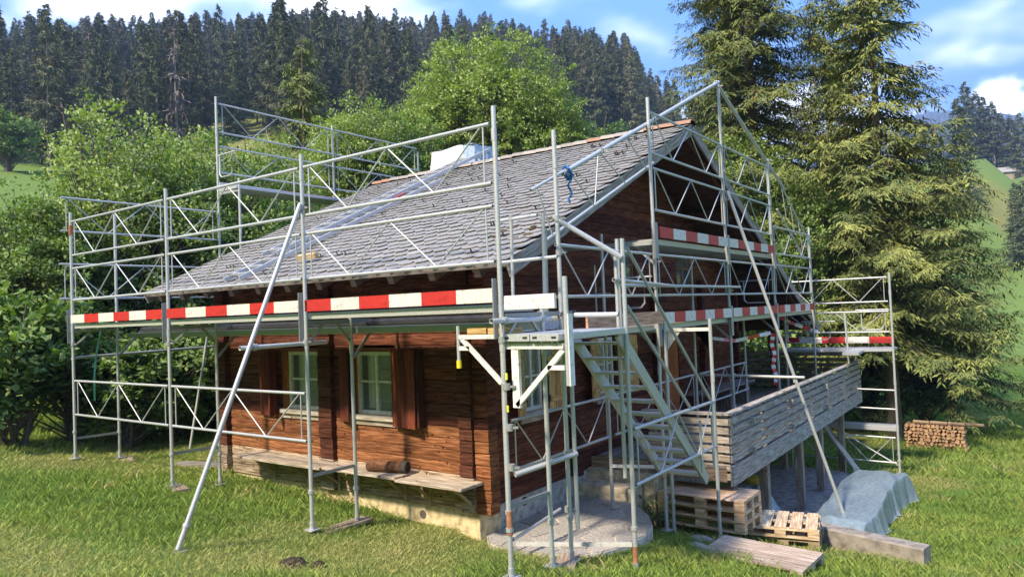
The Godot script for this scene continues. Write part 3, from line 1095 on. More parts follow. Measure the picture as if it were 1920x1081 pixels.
func build_left_scaffold() -> void:
	var s := thing("gable_end_scaffold", "scaffold rising behind the far left end of the roof", "scaffold", Vector3(-7.2, 0.4, -3.5))
	for e in [[-1.33, 7.25], [-4.30, 7.22], [-7.20, 7.05]]:
		pole(s, -7.5, e[0], ground_y(-7.5, e[0]), e[1])
		pole(s, -6.85, e[0] - 0.05, ground_y(-6.85, e[0]), 5.52)
		var m := mb(Color(0.7, 0.7, 0.68))
		m.beam(Vector3(-7.5, 5.28, e[0]), Vector3(-6.85, 5.28, e[0] - 0.05), 0.04, 0.05)
		part(s, "cross_bar", m, M.steel)
	truss(s, Vector3(-7.5, 0, 1.62), Vector3(-7.5, 0, -1.33), 4.91, 4.35, false, true)
	truss(s, Vector3(-7.5, 0, 1.66), Vector3(-7.5, 0, -1.33), 3.79, 3.21, false, true)
	for e in [[-1.33, -4.30], [-4.30, -7.20]]:
		truss(s, Vector3(-7.5, 0, e[0]), Vector3(-7.5, 0, e[1]), 7.12, 6.54, false, true)
		truss(s, Vector3(-7.5, 0, e[0]), Vector3(-7.5, 0, e[1]), 6.25, 5.72, false, true)
		deck(s, Vector3(-7.48, 5.38, e[0]), Vector3(-7.48, 5.38, e[1]), Vector3(1, 0, 0), 0.62, 2, Color(0.92, 0.94, 0.98), 0.06)
	toe_board(s, Vector3(-7.52, 5.46, -1.38), Vector3(-7.52, 5.46, -4.28), 0.13, false, 1.5, false)
	u_gate(s, Vector3(-7.42, 6.05, -1.33), Vector3(1, 0, 0), 0.42, 0.45)
	rod(s, "tie_tube", Vector3(-7.47, 2.21, 1.46), Vector3(-7.47, 2.24, -1.40), 0.026, Color(0.75, 0.75, 0.75))
	rod(s, "raking_strut", Vector3(-7.42, 0.35, -0.55), Vector3(-7.42, 2.52, -0.98), 0.024)
	var r := mb(Color(0.16, 0.42, 0.32))
	r.path([Vector3(-7.43, 2.95, 0.92), Vector3(-7.43, 2.55, 1.02), Vector3(-7.42, 2.24, 1.09), Vector3(-7.43, 1.9, 1.12), Vector3(-7.42, 1.46, 1.13)], 0.016, 6)
	tag(part(null, "rope", r, M.plain), "green rope hanging from the left end of the scaffold", "rope")
	var q := mb(Color(0.70, 0.26, 0.13))
	q.tube(Vector3(-7.45, 4.28, 1.44), Vector3(-7.45, 4.44, 1.44), 0.034, -1.0, 10, false)
	part(s, "rusty_coupler", q, M.steel)

func build_gable_scaffold() -> void:
	var s := thing("gable_scaffold", "tall scaffold in front of the shaded gable with faded red and white toe boards", "scaffold", Vector3(1.2, 0, -5))
	var po := [[1.60, 0.45, 4.60], [1.45, -2.25, 5.57], [1.45, -5.15, 6.36], [1.45, -7.85, 5.52], [1.45, -10.85, 4.38]]
	for i in 5:
		var e: Array = po[i]
		var y0 := ground_y(e[0], e[1]) + 0.03 if i < 2 else 0.50
		pole(s, e[0], e[1], y0, e[2])
		var zi: float = e[1] + (0.3 if i == 1 else 0.0)
		var yi := -0.04 if i < 2 else 0.50
		if i == 0:
			yi = ground_y(0.82, 0.45) + 0.02
		pole(s, 0.80, zi, yi, 3.72 if i == 1 or i == 2 else 2.44)
		for y in [2.36, 3.56]:
			if y > 3 and (i == 0 or i == 4):
				continue
			var m := mb(Color(0.72, 0.73, 0.70))
			m.beam(Vector3(e[0], y, e[1]), Vector3(0.1 if i == 1 else 0.80, y, zi), 0.045, 0.055)
			part(s, "cross_bar", m, M.steel)
			m = mb(Color(0.75, 0.74, 0.68))
			m.beam(Vector3(e[0] - 0.02, y - 0.28, e[1] - 0.03), Vector3(e[0] - 0.30, y - 0.02, e[1] - 0.03), 0.03, 0.03)
			part(s, "knee_brace", m, M.steel)
			m = mb(Color(0.62, 0.65, 0.68))
			m.box(Vector3(e[0] + 0.03, y - 0.22, e[1] - 0.05), Vector3(e[0] + 0.045, y + 0.28, e[1] + 0.05))
			part(s, "bracket_plate", m, M.steel)
	for k in 3:
		var a := Vector3(1.45, 0, po[k + 1][1])
		var b := Vector3(1.45, 0, po[k + 2][1])
		if k < 2:
			truss(s, a, b, 5.38, 4.81)
			truss(s, a, b, 4.60, 4.02)
			deck(s, Vector3(1.43, 3.62, a.z - 0.05), Vector3(1.43, 3.62, b.z + 0.02), Vector3(-1, 0, 0), 0.62, 2, Color(0.85, 0.88, 0.86), 0.075)
			truss(s, a, b, 3.40, 2.84)
			toe_board(s, a + Vector3(0.035, 3.715, -0.12 if k == 0 else -0.04), b + Vector3(0.035, 3.715, 0.04), 0.15, k == 0, 0.47, true)
		else:
			truss(s, a, b, 4.19, 3.65)
			truss(s, a, b, 3.41, 2.84)
		deck(s, Vector3(1.43, 2.44, a.z - 0.05), Vector3(1.43, 2.44, b.z + 0.02), Vector3(-1, 0, 0), 0.62, 2, Color(0.86, 0.90, 0.92), 0.075)
		toe_board(s, a + Vector3(0.035, 2.525, -0.08), b + Vector3(0.035, 2.525, 0.04), 0.15, k == 2, 0.42, true)
	# first bay: deck, plain wooden toe board
	deck(s, Vector3(1.58, 2.44, 0.55), Vector3(1.43, 2.44, -2.2), Vector3(-1, 0, 0), 0.66, 2, Color(0.86, 0.89, 0.93), 0.075)
	var m := mb(Color(0.82, 0.50, 0.36))
	m.box(Vector3(1.485, 2.455, -0.25), Vector3(1.515, 2.62, -2.35))
	part(s, "toe_board", m, M.wood)
	m = mb(Color(0.62, 0.62, 0.62))
	m.box(Vector3(0.80, 2.46, 0.30), Vector3(0.835, 2.66, -0.9))
	part(s, "toe_board", m, M.paint)
	# rails near the wall
	truss(s, Vector3(0.83, 0, 0.42), Vector3(0.83, 0, -1.95), 1.48, 0.93)
	truss(s, Vector3(0.83, 0, -2.0), Vector3(0.83, 0, -5.1), 1.48, 0.93)
	truss(s, Vector3(0.83, 0, -5.2), Vector3(0.83, 0, -7.85), 1.47, 0.92)
	truss(s, Vector3(1.5, 0, 0.40), Vector3(1.45, 0, -2.2), 3.40, 2.84)
	rod(s, "rail_tube", Vector3(0.82, 0.17, 0.40), Vector3(0.84, 0.28, -0.55), 0.018)
	# sloping guard rails along both verges
	var vz := [0.66, -2.30, -5.15]
	var g := rod(s, "verge_rail", Vector3(1.42, 3.96, 0.66), Vector3(1.42, 4.28, -0.08), 0.0185, Color(0.92, 0.93, 0.94))
	g = rod(s, "verge_rail", Vector3(1.42, 4.22, 0.02), Vector3(1.42, 6.50, -5.25), 0.030, Color(0.92, 0.93, 0.94))
	rod(g, "rail_tube", Vector3(1.36, 3.44, 0.36), Vector3(1.36, 4.72, -2.55), 0.0185, Color(0.92, 0.93, 0.94))
	var pts := [[0.50, true], [0.22, false], [-0.15, true], [-0.75, false], [-0.9, true], [-1.6, false], [-1.65, true], [-2.25, false]]
	for i in pts.size() - 1:
		var p: Array = pts[i]
		var q: Array = pts[i + 1]
		var yt0: float = 4.235 - 0.433 * p[0] if p[1] else 3.60 - 0.44 * p[0]
		var yt1: float = 4.235 - 0.433 * q[0] if q[1] else 3.60 - 0.44 * q[0]
		if i % 2 == 0 or i == 3:
			rod(g, "strut", Vector3(1.39, yt0, p[0]), Vector3(1.39, yt1, q[0]), 0.0085)
	g = rod(s, "verge_rail", Vector3(1.42, 6.47, -5.10), Vector3(1.42, 5.08, -9.05), 0.030, Color(0.92, 0.93, 0.94))
	rod(g, "rail_tube", Vector3(1.42, 5.1, -8.9), Vector3(1.42, 4.15, -10.75), 0.0185, Color(0.92, 0.93, 0.94))
	rod(g, "rail_tube", Vector3(1.40, 4.6, -8.5), Vector3(1.40, 3.62, -10.6), 0.0185, Color(0.92, 0.93, 0.94))
	for z in [-8.9, -9.5, -10.1]:
		rod(g, "strut", Vector3(1.41, 5.1 + (z + 8.9) * 0.513, z), Vector3(1.41, 4.44 + (z + 8.9) * 0.467, z - 0.25), 0.0085)
	for p in [Vector3(1.43, 4.62, -0.9), Vector3(1.45, 5.16, -2.25), Vector3(1.44, 6.40, -5.15), Vector3(1.44, 5.52, -7.85)]:
		coupler(s, p)
	# raking strut out over the terrace, with its tie
	var fo := Vector3(2.98, ground_y(2.98, -6.1) + 0.02, -6.1)
	rod(s, "raking_strut", fo, Vector3(1.50, 4.60, -5.20), 0.027, Color(0.98, 0.98, 0.96))
	rod(s, "tie_tube", Vector3(0.86, 1.46, -5.20), Vector3(2.60, 1.45, -5.20), 0.025, Color(0.9, 0.9, 0.86))
	coupler(s, Vector3(2.44, 1.45, -5.20), Vector3(1, 0, 0))
	coupler(s, Vector3(1.45, 1.46, -5.20), Vector3(1, 0, 0))
	# diagonal tube and mid tubes at the corner
	rod(s, "diagonal_tube", Vector3(1.56, 3.68, 0.48), Vector3(2.16, 3.22, 0.12), 0.028, Color(0.92, 0.93, 0.94))
	rod(s, "tie_tube", Vector3(2.06, 2.99, 0.12), Vector3(1.50, 2.96, -2.9), 0.022, Color(0.92, 0.93, 0.94))
	rod(s, "tie_tube", Vector3(1.50, 2.97, -1.0), Vector3(1.50, 2.96, -5.6), 0.022, Color(0.92, 0.93, 0.94))
	rod(s, "pole", Vector3(1.52, 2.66, 0.62), Vector3(1.54, 3.55, 0.62), 0.030, Color(0.62, 0.62, 0.60))
	rod(s, "rail_post", Vector3(1.66, 0.42, 0.40), Vector3(1.66, 2.40, 0.40), 0.024)
	rod(s, "rail_post", Vector3(1.95, 2.46, -0.2), Vector3(1.95, 3.45, -0.2), 0.022)
	u_gate(s, Vector3(1.30, 3.1, -2.2), Vector3(-1, 0, 0), 0.32, 0.42)
	u_gate(s, Vector3(1.35, 3.12, -7.8), Vector3(-1, 0, 0), 0.5, 0.45)
	u_gate(s, Vector3(1.35, 2.12, -10.85), Vector3(-1, 0, 0), 0.5, 0.45)
	for e in [[Vector3(0.25, 2.90, -2.3), Vector3(0.72, 2.90, -2.3)], [Vector3(0.48, 2.45, -2.3), Vector3(0.48, 3.32, -2.3)]]:
		rod(s, "rail_tube", e[0], e[1], 0.014)
	for p in [Vector3(1.6, 3.66, 0.45), Vector3(1.6, 3.30, 0.45), Vector3(1.6, 2.63, 0.45), Vector3(1.6, 1.2, 0.45), Vector3(1.58, 0.62, 0.45), Vector3(1.45, 3.3, -2.25), Vector3(1.45, 2.96, -2.25), Vector3(1.45, 4.45, -5.15), Vector3(1.45, 2.9, -5.15)]:
		coupler(s, p)
	# blue rope wound round the verge rail, barrier tape
	var r := mb(Color(0.03, 0.16, 0.42))
	var ps := []
	for k in 26:
		var t := k * 0.9
		ps.append(Vector3(1.43 + cos(t) * 0.045, 4.27 - k * 0.003 + sin(t) * 0.05, -0.03 - k * 0.004))
	for k in 7:
		ps.append(Vector3(1.44 + 0.02 * sin(k * 2.1), 4.2 - k * 0.05, -0.1 - 0.02 * cos(k * 1.7)))
	r.path(ps, 0.014, 6)
	tag(part(null, "rope", r, M.plain), "blue rope wound round the sloping tube above the roof verge", "rope")
	tape([Vector3(1.40, 2.05, -7.80), Vector3(1.36, 1.85, -7.78), Vector3(1.41, 1.62, -7.80), Vector3(1.37, 1.42, -7.76), Vector3(1.42, 1.2, -7.78), Vector3(1.40, 1.02, -7.74)], 0.09, "red and white barrier tape hanging knotted from a pole above the terrace")
	tape([Vector3(0.86, 2.12, -5.2), Vector3(1.1, 1.98, -6.4), Vector3(1.36, 2.06, -7.75)], 0.07, "red and white barrier tape strung between two inner scaffold poles")
	tape([Vector3(0.84, 2.30, -10.3), Vector3(1.1, 2.12, -10.6), Vector3(1.5, 1.92, -11.0)], 0.08, "red and white barrier tape slung below the far end deck")

func tape(ps: Array, w: float, label: String) -> void:
	var t := thing("barrier_tape", label, "tape", ps[0])
	var k := 0
	for i in ps.size() - 1:
		for j in 3:
			var a: Vector3 = ps[i].lerp(ps[i + 1], j / 3.0)
			var b: Vector3 = ps[i].lerp(ps[i + 1], (j + 1) / 3.0)
			var m := mb(Color(0.65, 0.03, 0.03) if k % 2 == 0 else Color(0.80, 0.79, 0.78))
			var side := (b - a).cross(Vector3(0.8, 0.1 + 0.5 * sin(k * 1.3), 0.6)).normalized()
			m.beam(a, b, w, 0.004, side.cross(b - a).normalized())
			part(t, "stripe", m, M.tarp)
			k += 1

func build_stair_tower() -> void:
	var s := thing("stair_tower", "scaffold stair tower with steep metal stair and landing at the house corner", "stair tower", Vector3(1.9, 0, -1))
	pole(s, 2.15, 0.08, ground_y(2.15, 0.08) - 0.02, 3.42)
	pole(s, 2.15, -2.36, ground_y(2.15, -2.36) - 0.02, 2.50)
	pole(s, 1.52, -2.33, ground_y(1.52, -2.33) - 0.02, 2.48)
	rod(s, "pole", Vector3(2.04, 0.9, 0.02), Vector3(2.04, 3.30, 0.02), 0.022, Color(0.95, 0.95, 0.95))
	# painted H frame at the far side
	var m := mb(Color(0.84, 0.80, 0.70))
	m.beam(Vector3(1.52, 2.36, -2.34), Vector3(2.15, 2.36, -2.36), 0.04, 0.045)
	part(s, "cross_bar", m, M.paint)
	for e in [[1.545, 1.0], [2.125, -1.0]]:
		m = mb(Color(0.84, 0.78, 0.66))
		m.sweep(PackedVector2Array([Vector2(0, 0), Vector2(0, -0.24), Vector2(0.19 * e[1], 0)]) if e[1] < 0 else PackedVector2Array([Vector2(0, 0), Vector2(0, -0.24), Vector2(0.19, 0)]), Vector3(e[0], 2.337, -2.352), Vector3(e[0], 2.337, -2.345), Vector3(1, 0, 0), Vector3.UP)
		part(s, "gusset", m, M.paint)
	# landing of two planks with hand holes
	for k in 2:
		m = mb(Color(0.98, 0.99, 1.02))
		var x0 := 1.57 + k * 0.315
		m.box(Vector3(x0, 2.425, 0.16), Vector3(x0 + 0.305, 2.49, 1.46), 0.006)
		var d := part(s, "landing_plank", m, M.alu)
		for hx in [0.05, 0.255]:
			m = mb(Color(0.02, 0.02, 0.02))
			m.beam(Vector3(x0 + hx - 0.025, 2.455, 1.4575), Vector3(x0 + hx + 0.025, 2.455, 1.4575), 0.008, 0.026, Vector3.UP, 0.003)
			part(d, "hand_hole", m, M.plain)
			m = mb(Color(0.9, 0.9, 0.88))
			m.tube(Vector3(x0 + hx, 2.37, 1.40), Vector3(x0 + hx, 2.424, 1.40), 0.012, -1.0, 8, false)
			part(d, "hook", m, M.steel)
	m = mb(Color(0.88, 0.86, 0.80))
	m.box(Vector3(1.56, 2.35, 1.36), Vector3(2.20, 2.40, 1.41))
	part(s, "bracket", m, M.paint)
	m = mb(Color(0.90, 0.88, 0.82))
	m.beam(Vector3(1.66, 1.82, 1.38), Vector3(2.19, 2.34, 1.38), 0.04, 0.045)
	part(s, "bracket", m, M.paint)
	m = mb(Color(0.90, 0.88, 0.82))
	m.box(Vector3(1.62, 1.80, 1.36), Vector3(1.70, 2.348, 1.40))
	part(s, "bracket", m, M.paint)
	m = mb(Color(0.90, 0.88, 0.82))
	m.box(Vector3(2.02, 2.16, 1.36), Vector3(2.20, 2.20, 1.40))
	part(s, "bracket", m, M.paint)
	rod(s, "pole", Vector3(2.225, 2.02, 1.37), Vector3(2.225, 3.0, 1.37), 0.024)
	m = mb(Color(0.86, 0.86, 0.84))
	m.box(Vector3(2.255, 2.02, 1.33), Vector3(2.27, 2.66, 1.41), 0.003)
	part(s, "bracket_plate", m, M.paint)
	for p in [Vector3(1.58, 2.0, 1.44), Vector3(1.60, 1.62, 1.44), Vector3(1.6, 1.25, 1.44)]:
		coupler(s, p)
	for y in [2.10, 1.80]:
		m = mb(Color(0.70, 0.68, 0.04))
		m.box(Vector3(1.605, y - 0.03, 1.475), Vector3(1.625, y + 0.03, 1.485))
		part(s, "spirit_level", m, M.plain)
	# stair
	for x in [1.55, 2.12]:
		m = mb(Color(0.80, 0.82, 0.80))
		m.beam(Vector3(x, 2.44, 0.20), Vector3(x, 0.44, -2.06), 0.035, 0.13, Vector3.UP)
		part(s, "stringer", m, M.alu)
	for k in 11:
		var t := (k + 0.6) / 11.2
		m = mb(tone(Color(0.92, 0.90, 0.84), 0.05))
		var y := lerpf(2.44, 0.44, t) - 0.01
		var z := lerpf(0.20, -2.06, t)
		m.box(Vector3(1.57, y - 0.014, z - 0.09), Vector3(2.10, y + 0.014, z + 0.09), 0.004)
		part(s, "tread", m, M.alu)
	rod(s, "handrail", Vector3(2.165, 3.33, 0.0), Vector3(2.165, 1.40, -2.26), 0.0185, Color(0.9, 0.9, 0.9))
	rod(s, "handrail", Vector3(2.165, 2.71, 0.05), Vector3(2.165, 1.40, -1.56), 0.0185, Color(0.9, 0.9, 0.9))
	truss(s, Vector3(2.17, 0, 0.08), Vector3(2.17, 0, -2.36), 1.42, 0.84, false, true)
	rod(s, "rail_post", Vector3(2.19, 0.60, -1.75), Vector3(2.19, 1.25, -1.75), 0.016)
	rod(s, "rail_post", Vector3(2.19, 0.60, -2.15), Vector3(2.19, 1.25, -2.15), 0.016)
	m = mb(Color(0.60, 0.60, 0.58))
	m.beam(Vector3(0.86, 0.13, 0.40), Vector3(2.13, 0.24, 0.10), 0.03, 0.04)
	part(s, "cross_bar", m, M.paint)
	m = mb(Color(0.84, 0.84, 0.82))
	m.beam(Vector3(0.82, 0.52, -1.95), Vector3(1.50, 0.50, -2.30), 0.03, 0.04)
	part(s, "cross_bar", m, M.paint)
	rod(s, "tie_tube", Vector3(1.36, 1.08, 1.06), Vector3(1.70, 1.20, 0.42), 0.028, Color(0.92, 0.93, 0.94))
	# rusty feet
	for e in [[1.555, 1.44, 0.62, 0.84], [2.15, 0.08, 0.04, 0.22]]:
		m = mb(Color(0.42, 0.19, 0.10))
		m.tube(Vector3(e[0], e[2], e[1]), Vector3(e[0], e[3], e[1]), 0.0285, -1.0, 12, false)
		part(s, "rusty_sleeve", m, M.concrete)

func build_terrace_scaffold() -> void:
	var s := thing("terrace_scaffold", "scaffold tower with bright red and white board beyond the terrace railing", "scaffold", Vector3(2.2, -1.2, -11.4))
	for e in [[3.06, -11.0, 3.22], [2.95, -11.75, 1.55], [0.75, -11.1, 2.4]]:
		pole(s, e[0], e[1], ground_y(e[0], e[1]) + 0.02, e[2])
	rod(s, "pole", Vector3(2.14, 1.15, -11.0), Vector3(2.10, 2.35, -11.0), TR)
	for y in [[3.12, 2.58], [2.36, 1.90]]:
		truss(s, Vector3(0.70, 0, -11.05), Vector3(3.06, 0, -11.0), y[0], y[1], true)
	deck(s, Vector3(0.62, 1.50, -11.0), Vector3(3.04, 1.52, -11.0), Vector3(0, 0, -1), 0.78, 2, Color(0.90, 0.93, 0.98), 0.06)
	deck(s, Vector3(2.12, 1.48, -10.4), Vector3(2.12, 1.50, -11.0), Vector3(1, 0, 0), 0.35, 1, Color(0.90, 0.93, 0.98), 0.06)
	toe_board(s, Vector3(0.35, 1.68, -11.80), Vector3(2.98, 1.68, -11.80), 0.15, true, 0.52, false)
	u_gate(s, Vector3(1.25, 2.16, -11.0), Vector3(1, 0, 0), 0.52, 0.42)
	u_gate(s, Vector3(2.44, 2.40, -11.05), Vector3(1, 0, 0), 0.45, 0.45)
	# lower lift
	var m := mb(Color(0.93, 0.93, 0.93))
	m.box(Vector3(1.2, -0.33, -11.5), Vector3(3.02, -0.22, -11.15), 0.004)
	part(s, "deck_plank", m, M.alu)
	truss(s, Vector3(0.8, 0, -11.05), Vector3(3.06, 0, -11.0), -0.45, -1.0)
	rod(s, "diagonal_tube", Vector3(1.0, 0.15, -11.0), Vector3(3.02, -1.05, -11.02), 0.016)
	rod(s, "rail_tube", Vector3(1.5, 0.62, -11.05), Vector3(3.05, 0.60, -11.02), 0.0185)
	rod(s, "rail_tube", Vector3(1.5, 0.20, -11.05), Vector3(3.05, 0.18, -11.02), 0.0185)
	m = mb(Color(0.62, 0.60, 0.56))
	m.beam(Vector3(1.2, 0.30, -10.9), Vector3(2.45, -1.28, -10.3), 0.22, 0.04, Vector3(0.5, 1, 0))
	tag(part(null, "loose_board", m, M.wood), "pale board leaning on the ground under the terrace", "board")

# ---------------------------------------------------------------- terrace, steps, paving
func build_terrace() -> void:
	var t := thing("timber_terrace", "grey weathered timber terrace with slatted railing along the gable", "terrace", Vector3(1.1, -1.2, -7.3))
	var grey_w := Color(0.47, 0.45, 0.44)
	var n := 15
	for k in n:
		var x0 := 0.14 + k * 0.132
		var m := mb(tone(Color(0.36, 0.34, 0.33), 0.15))
		m.box(Vector3(x0, 0.43, -11.9), Vector3(x0 + 0.125, 0.47, -2.78 + rng.randf_range(-0.01, 0.01)), 0.004)
		part(t, "floor_board", m, M.wood)
	# joists and fascia
	for z in [-2.86, -5.0, -7.2, -9.4, -11.8]:
		var m := mb(Color(0.34, 0.27, 0.22))
		m.box(Vector3(0.05, 0.25, z - 0.06), Vector3(2.12, 0.425, z + 0.06))
		part(t, "joist", m, M.wood)
	var m := mb(Color(0.46, 0.46, 0.48))
	m.beam(Vector3(2.19, 0.335, -2.80), Vector3(2.19, 0.335, -11.95), 0.035, 0.27)
	part(t, "fascia", m, M.wood)
	m = mb(Color(0.55, 0.42, 0.32))
	m.box(Vector3(0.02, 0.28, -2.795), Vector3(0.95, 0.43, -2.765))
	part(t, "fascia", m, M.wood)
	# railing: outer face
	var y := 0.505
	for k in 5:
		m = mb(tone(grey_w, 0.12))
		m.beam(Vector3(2.185 + rng.randf_range(-0.006, 0.006), y + 0.05, -2.84), Vector3(2.185, y + 0.05, -11.95), 0.028, 0.098, Vector3.UP, 0.004)
		part(t, "slat", m, M.wood)
		y += 0.128
	m = mb(tone(Color(0.56, 0.54, 0.51), 0.05))
	m.beam(Vector3(2.16, 1.175, -2.80), Vector3(2.16, 1.175, -11.97), 0.12, 0.032, Vector3.UP, 0.004)
	part(t, "top_rail", m, M.wood)
	for z in [-3.0, -4.5, -6.0, -7.5, -9.0, -10.5, -11.85]:
		m = mb(tone(Color(0.42, 0.38, 0.34), 0.1))
		m.box(Vector3(2.10, 0.22, z - 0.045), Vector3(2.168, 1.157, z + 0.045))
		part(t, "railing_post", m, M.wood)
	for e in [[-3.6, 0.98], [-3.6, 0.55], [-5.7, 0.98], [-5.7, 0.56], [-8.2, 0.98], [-8.2, 0.56]]:
		m = mb(Color(0.66, 0.66, 0.66))
		m.box(Vector3(2.20, e[1] - 0.045, e[0] - 0.05), Vector3(2.27, e[1] + 0.045, e[0] - 0.01))
		var c := part(t, "clamp", m, M.steel)
		m = mb(Color(0.72, 0.72, 0.72))
		m.box(Vector3(2.201, e[1] - 0.012, e[0] - 0.009), Vector3(2.22, e[1] + 0.012, e[0] + 0.09))
		part(c, "arm", m, M.steel)
	# railing: near end
	y = 0.275
	for k in 7:
		m = mb(tone(Color(0.62, 0.56, 0.49), 0.12))
		m.box(Vector3(0.98 - (0.05 if k == 6 else 0.0), y, -2.835), Vector3(2.168, y + 0.088, -2.805), 0.004)
		part(t, "slat", m, M.wood)
		y += 0.124
	m = mb(Color(0.60, 0.56, 0.50))
	m.box(Vector3(0.90, 1.158, -2.88), Vector3(2.098, 1.19, -2.76))
	part(t, "top_rail", m, M.wood)
	for x in [1.02, 2.03]:
		m = mb(Color(0.5, 0.44, 0.38))
		m.box(Vector3(x - 0.04, 0.27, -2.93), Vector3(x + 0.04, 1.157, -2.84))
		part(t, "railing_post", m, M.wood)
	# railing: far end, against the light
	y = 0.52
	for k in 6:
		m = mb(tone(Color(0.44, 0.42, 0.40), 0.1))
		m.box(Vector3(-4.9, y, -11.93), Vector3(2.09, y + 0.085, -11.90))
		part(t, "slat", m, M.wood)
		y += 0.128
	m = mb(Color(0.45, 0.40, 0.36))
	m.box(Vector3(-4.9, 1.30, -11.96), Vector3(2.06, 1.40, -11.86))
	part(t, "top_rail", m, M.wood)
	# floor of the porch behind the house
	m = mb(Color(0.30, 0.27, 0.25))
	m.box(Vector3(-5.0, 0.40, -11.9), Vector3(0.13, 0.46, -9.62))
	part(t, "porch_floor", m, M.wood)
	# posts
	for p in [Vector3(1.98, 0, -4.9), Vector3(1.98, 0, -7.0), Vector3(1.98, 0, -8.55), Vector3(1.95, 0, -10.7), Vector3(0.7, 0, -7.0), Vector3(0.8, 0, -10.2)]:
		m = mb(tone(Color(0.40, 0.36, 0.33), 0.15))
		var gy := ground_y(p.x, p.z)
		m.box(Vector3(p.x - 0.07, gy - 0.03, p.z - 0.07), Vector3(p.x + 0.07, 0.249, p.z + 0.07), 0.006)
		part(t, "post", m, M.wood)
	# wall bench on the terrace
	var b := thing("terrace_bench", "grey wooden bench on the terrace against the gable wall", "bench", Vector3(0.3, 0.47, -7.6))
	m = mb(Color(0.36, 0.34, 0.33))
	m.box(Vector3(0.14, 0.93, -9.2), Vector3(0.55, 0.97, -6.3), 0.004)
	part(b, "seat", m, M.wood)
	for z in [-6.6, -7.75, -8.9]:
		m = mb(Color(0.3, 0.26, 0.24))
		m.box(Vector3(0.2, 0.471, z - 0.04), Vector3(0.5, 0.929, z + 0.04))
		part(b, "leg", m, M.wood)

func clip(poly: PackedVector2Array, o: Vector2, nn: Vector2) -> PackedVector2Array:
	var out := PackedVector2Array()
	for i in poly.size():
		var p := poly[i]
		var q := poly[(i + 1) % poly.size()]
		var a := (p - o).dot(nn)
		var b := (q - o).dot(nn)
		if a <= 0:
			out.append(p)
		if (a < 0 and b > 0) or (a > 0 and b < 0):
			out.append(p.lerp(q, a / (a - b)))
	return out

func slab(m: MB, poly: PackedVector2Array, y0: float, y1: float, tilt := Vector2()) -> void:
	# poly in x,z ; any winding
	var area := 0.0
	for i in poly.size():
		var q := poly[(i + 1) % poly.size()]
		area += poly[i].x * q.y - q.x * poly[i].y
	var ps := poly.duplicate()
	if area > 0:
		ps.reverse()
	var st := m.v.size()
	for p in ps:
		m.pt(Vector3(p.x, y1 + p.dot(tilt), p.y), Vector3.UP, p)
	for i in range(1, ps.size() - 1):
		m.ix.append_array(PackedInt32Array([st, st + i + 1, st + i]))
	for i in ps.size():
		var p := ps[i]
		var q := ps[(i + 1) % ps.size()]
		m.quad(Vector3(p.x, y0, p.y), Vector3(q.x, y0, q.y), Vector3(q.x, y1 + q.dot(tilt), q.y), Vector3(p.x, y1 + p.dot(tilt), p.y), Vector2(0, 0), Vector2(p.distance_to(q), 0), Vector2(p.distance_to(q), y1 - y0), Vector2(0, y1 - y0))

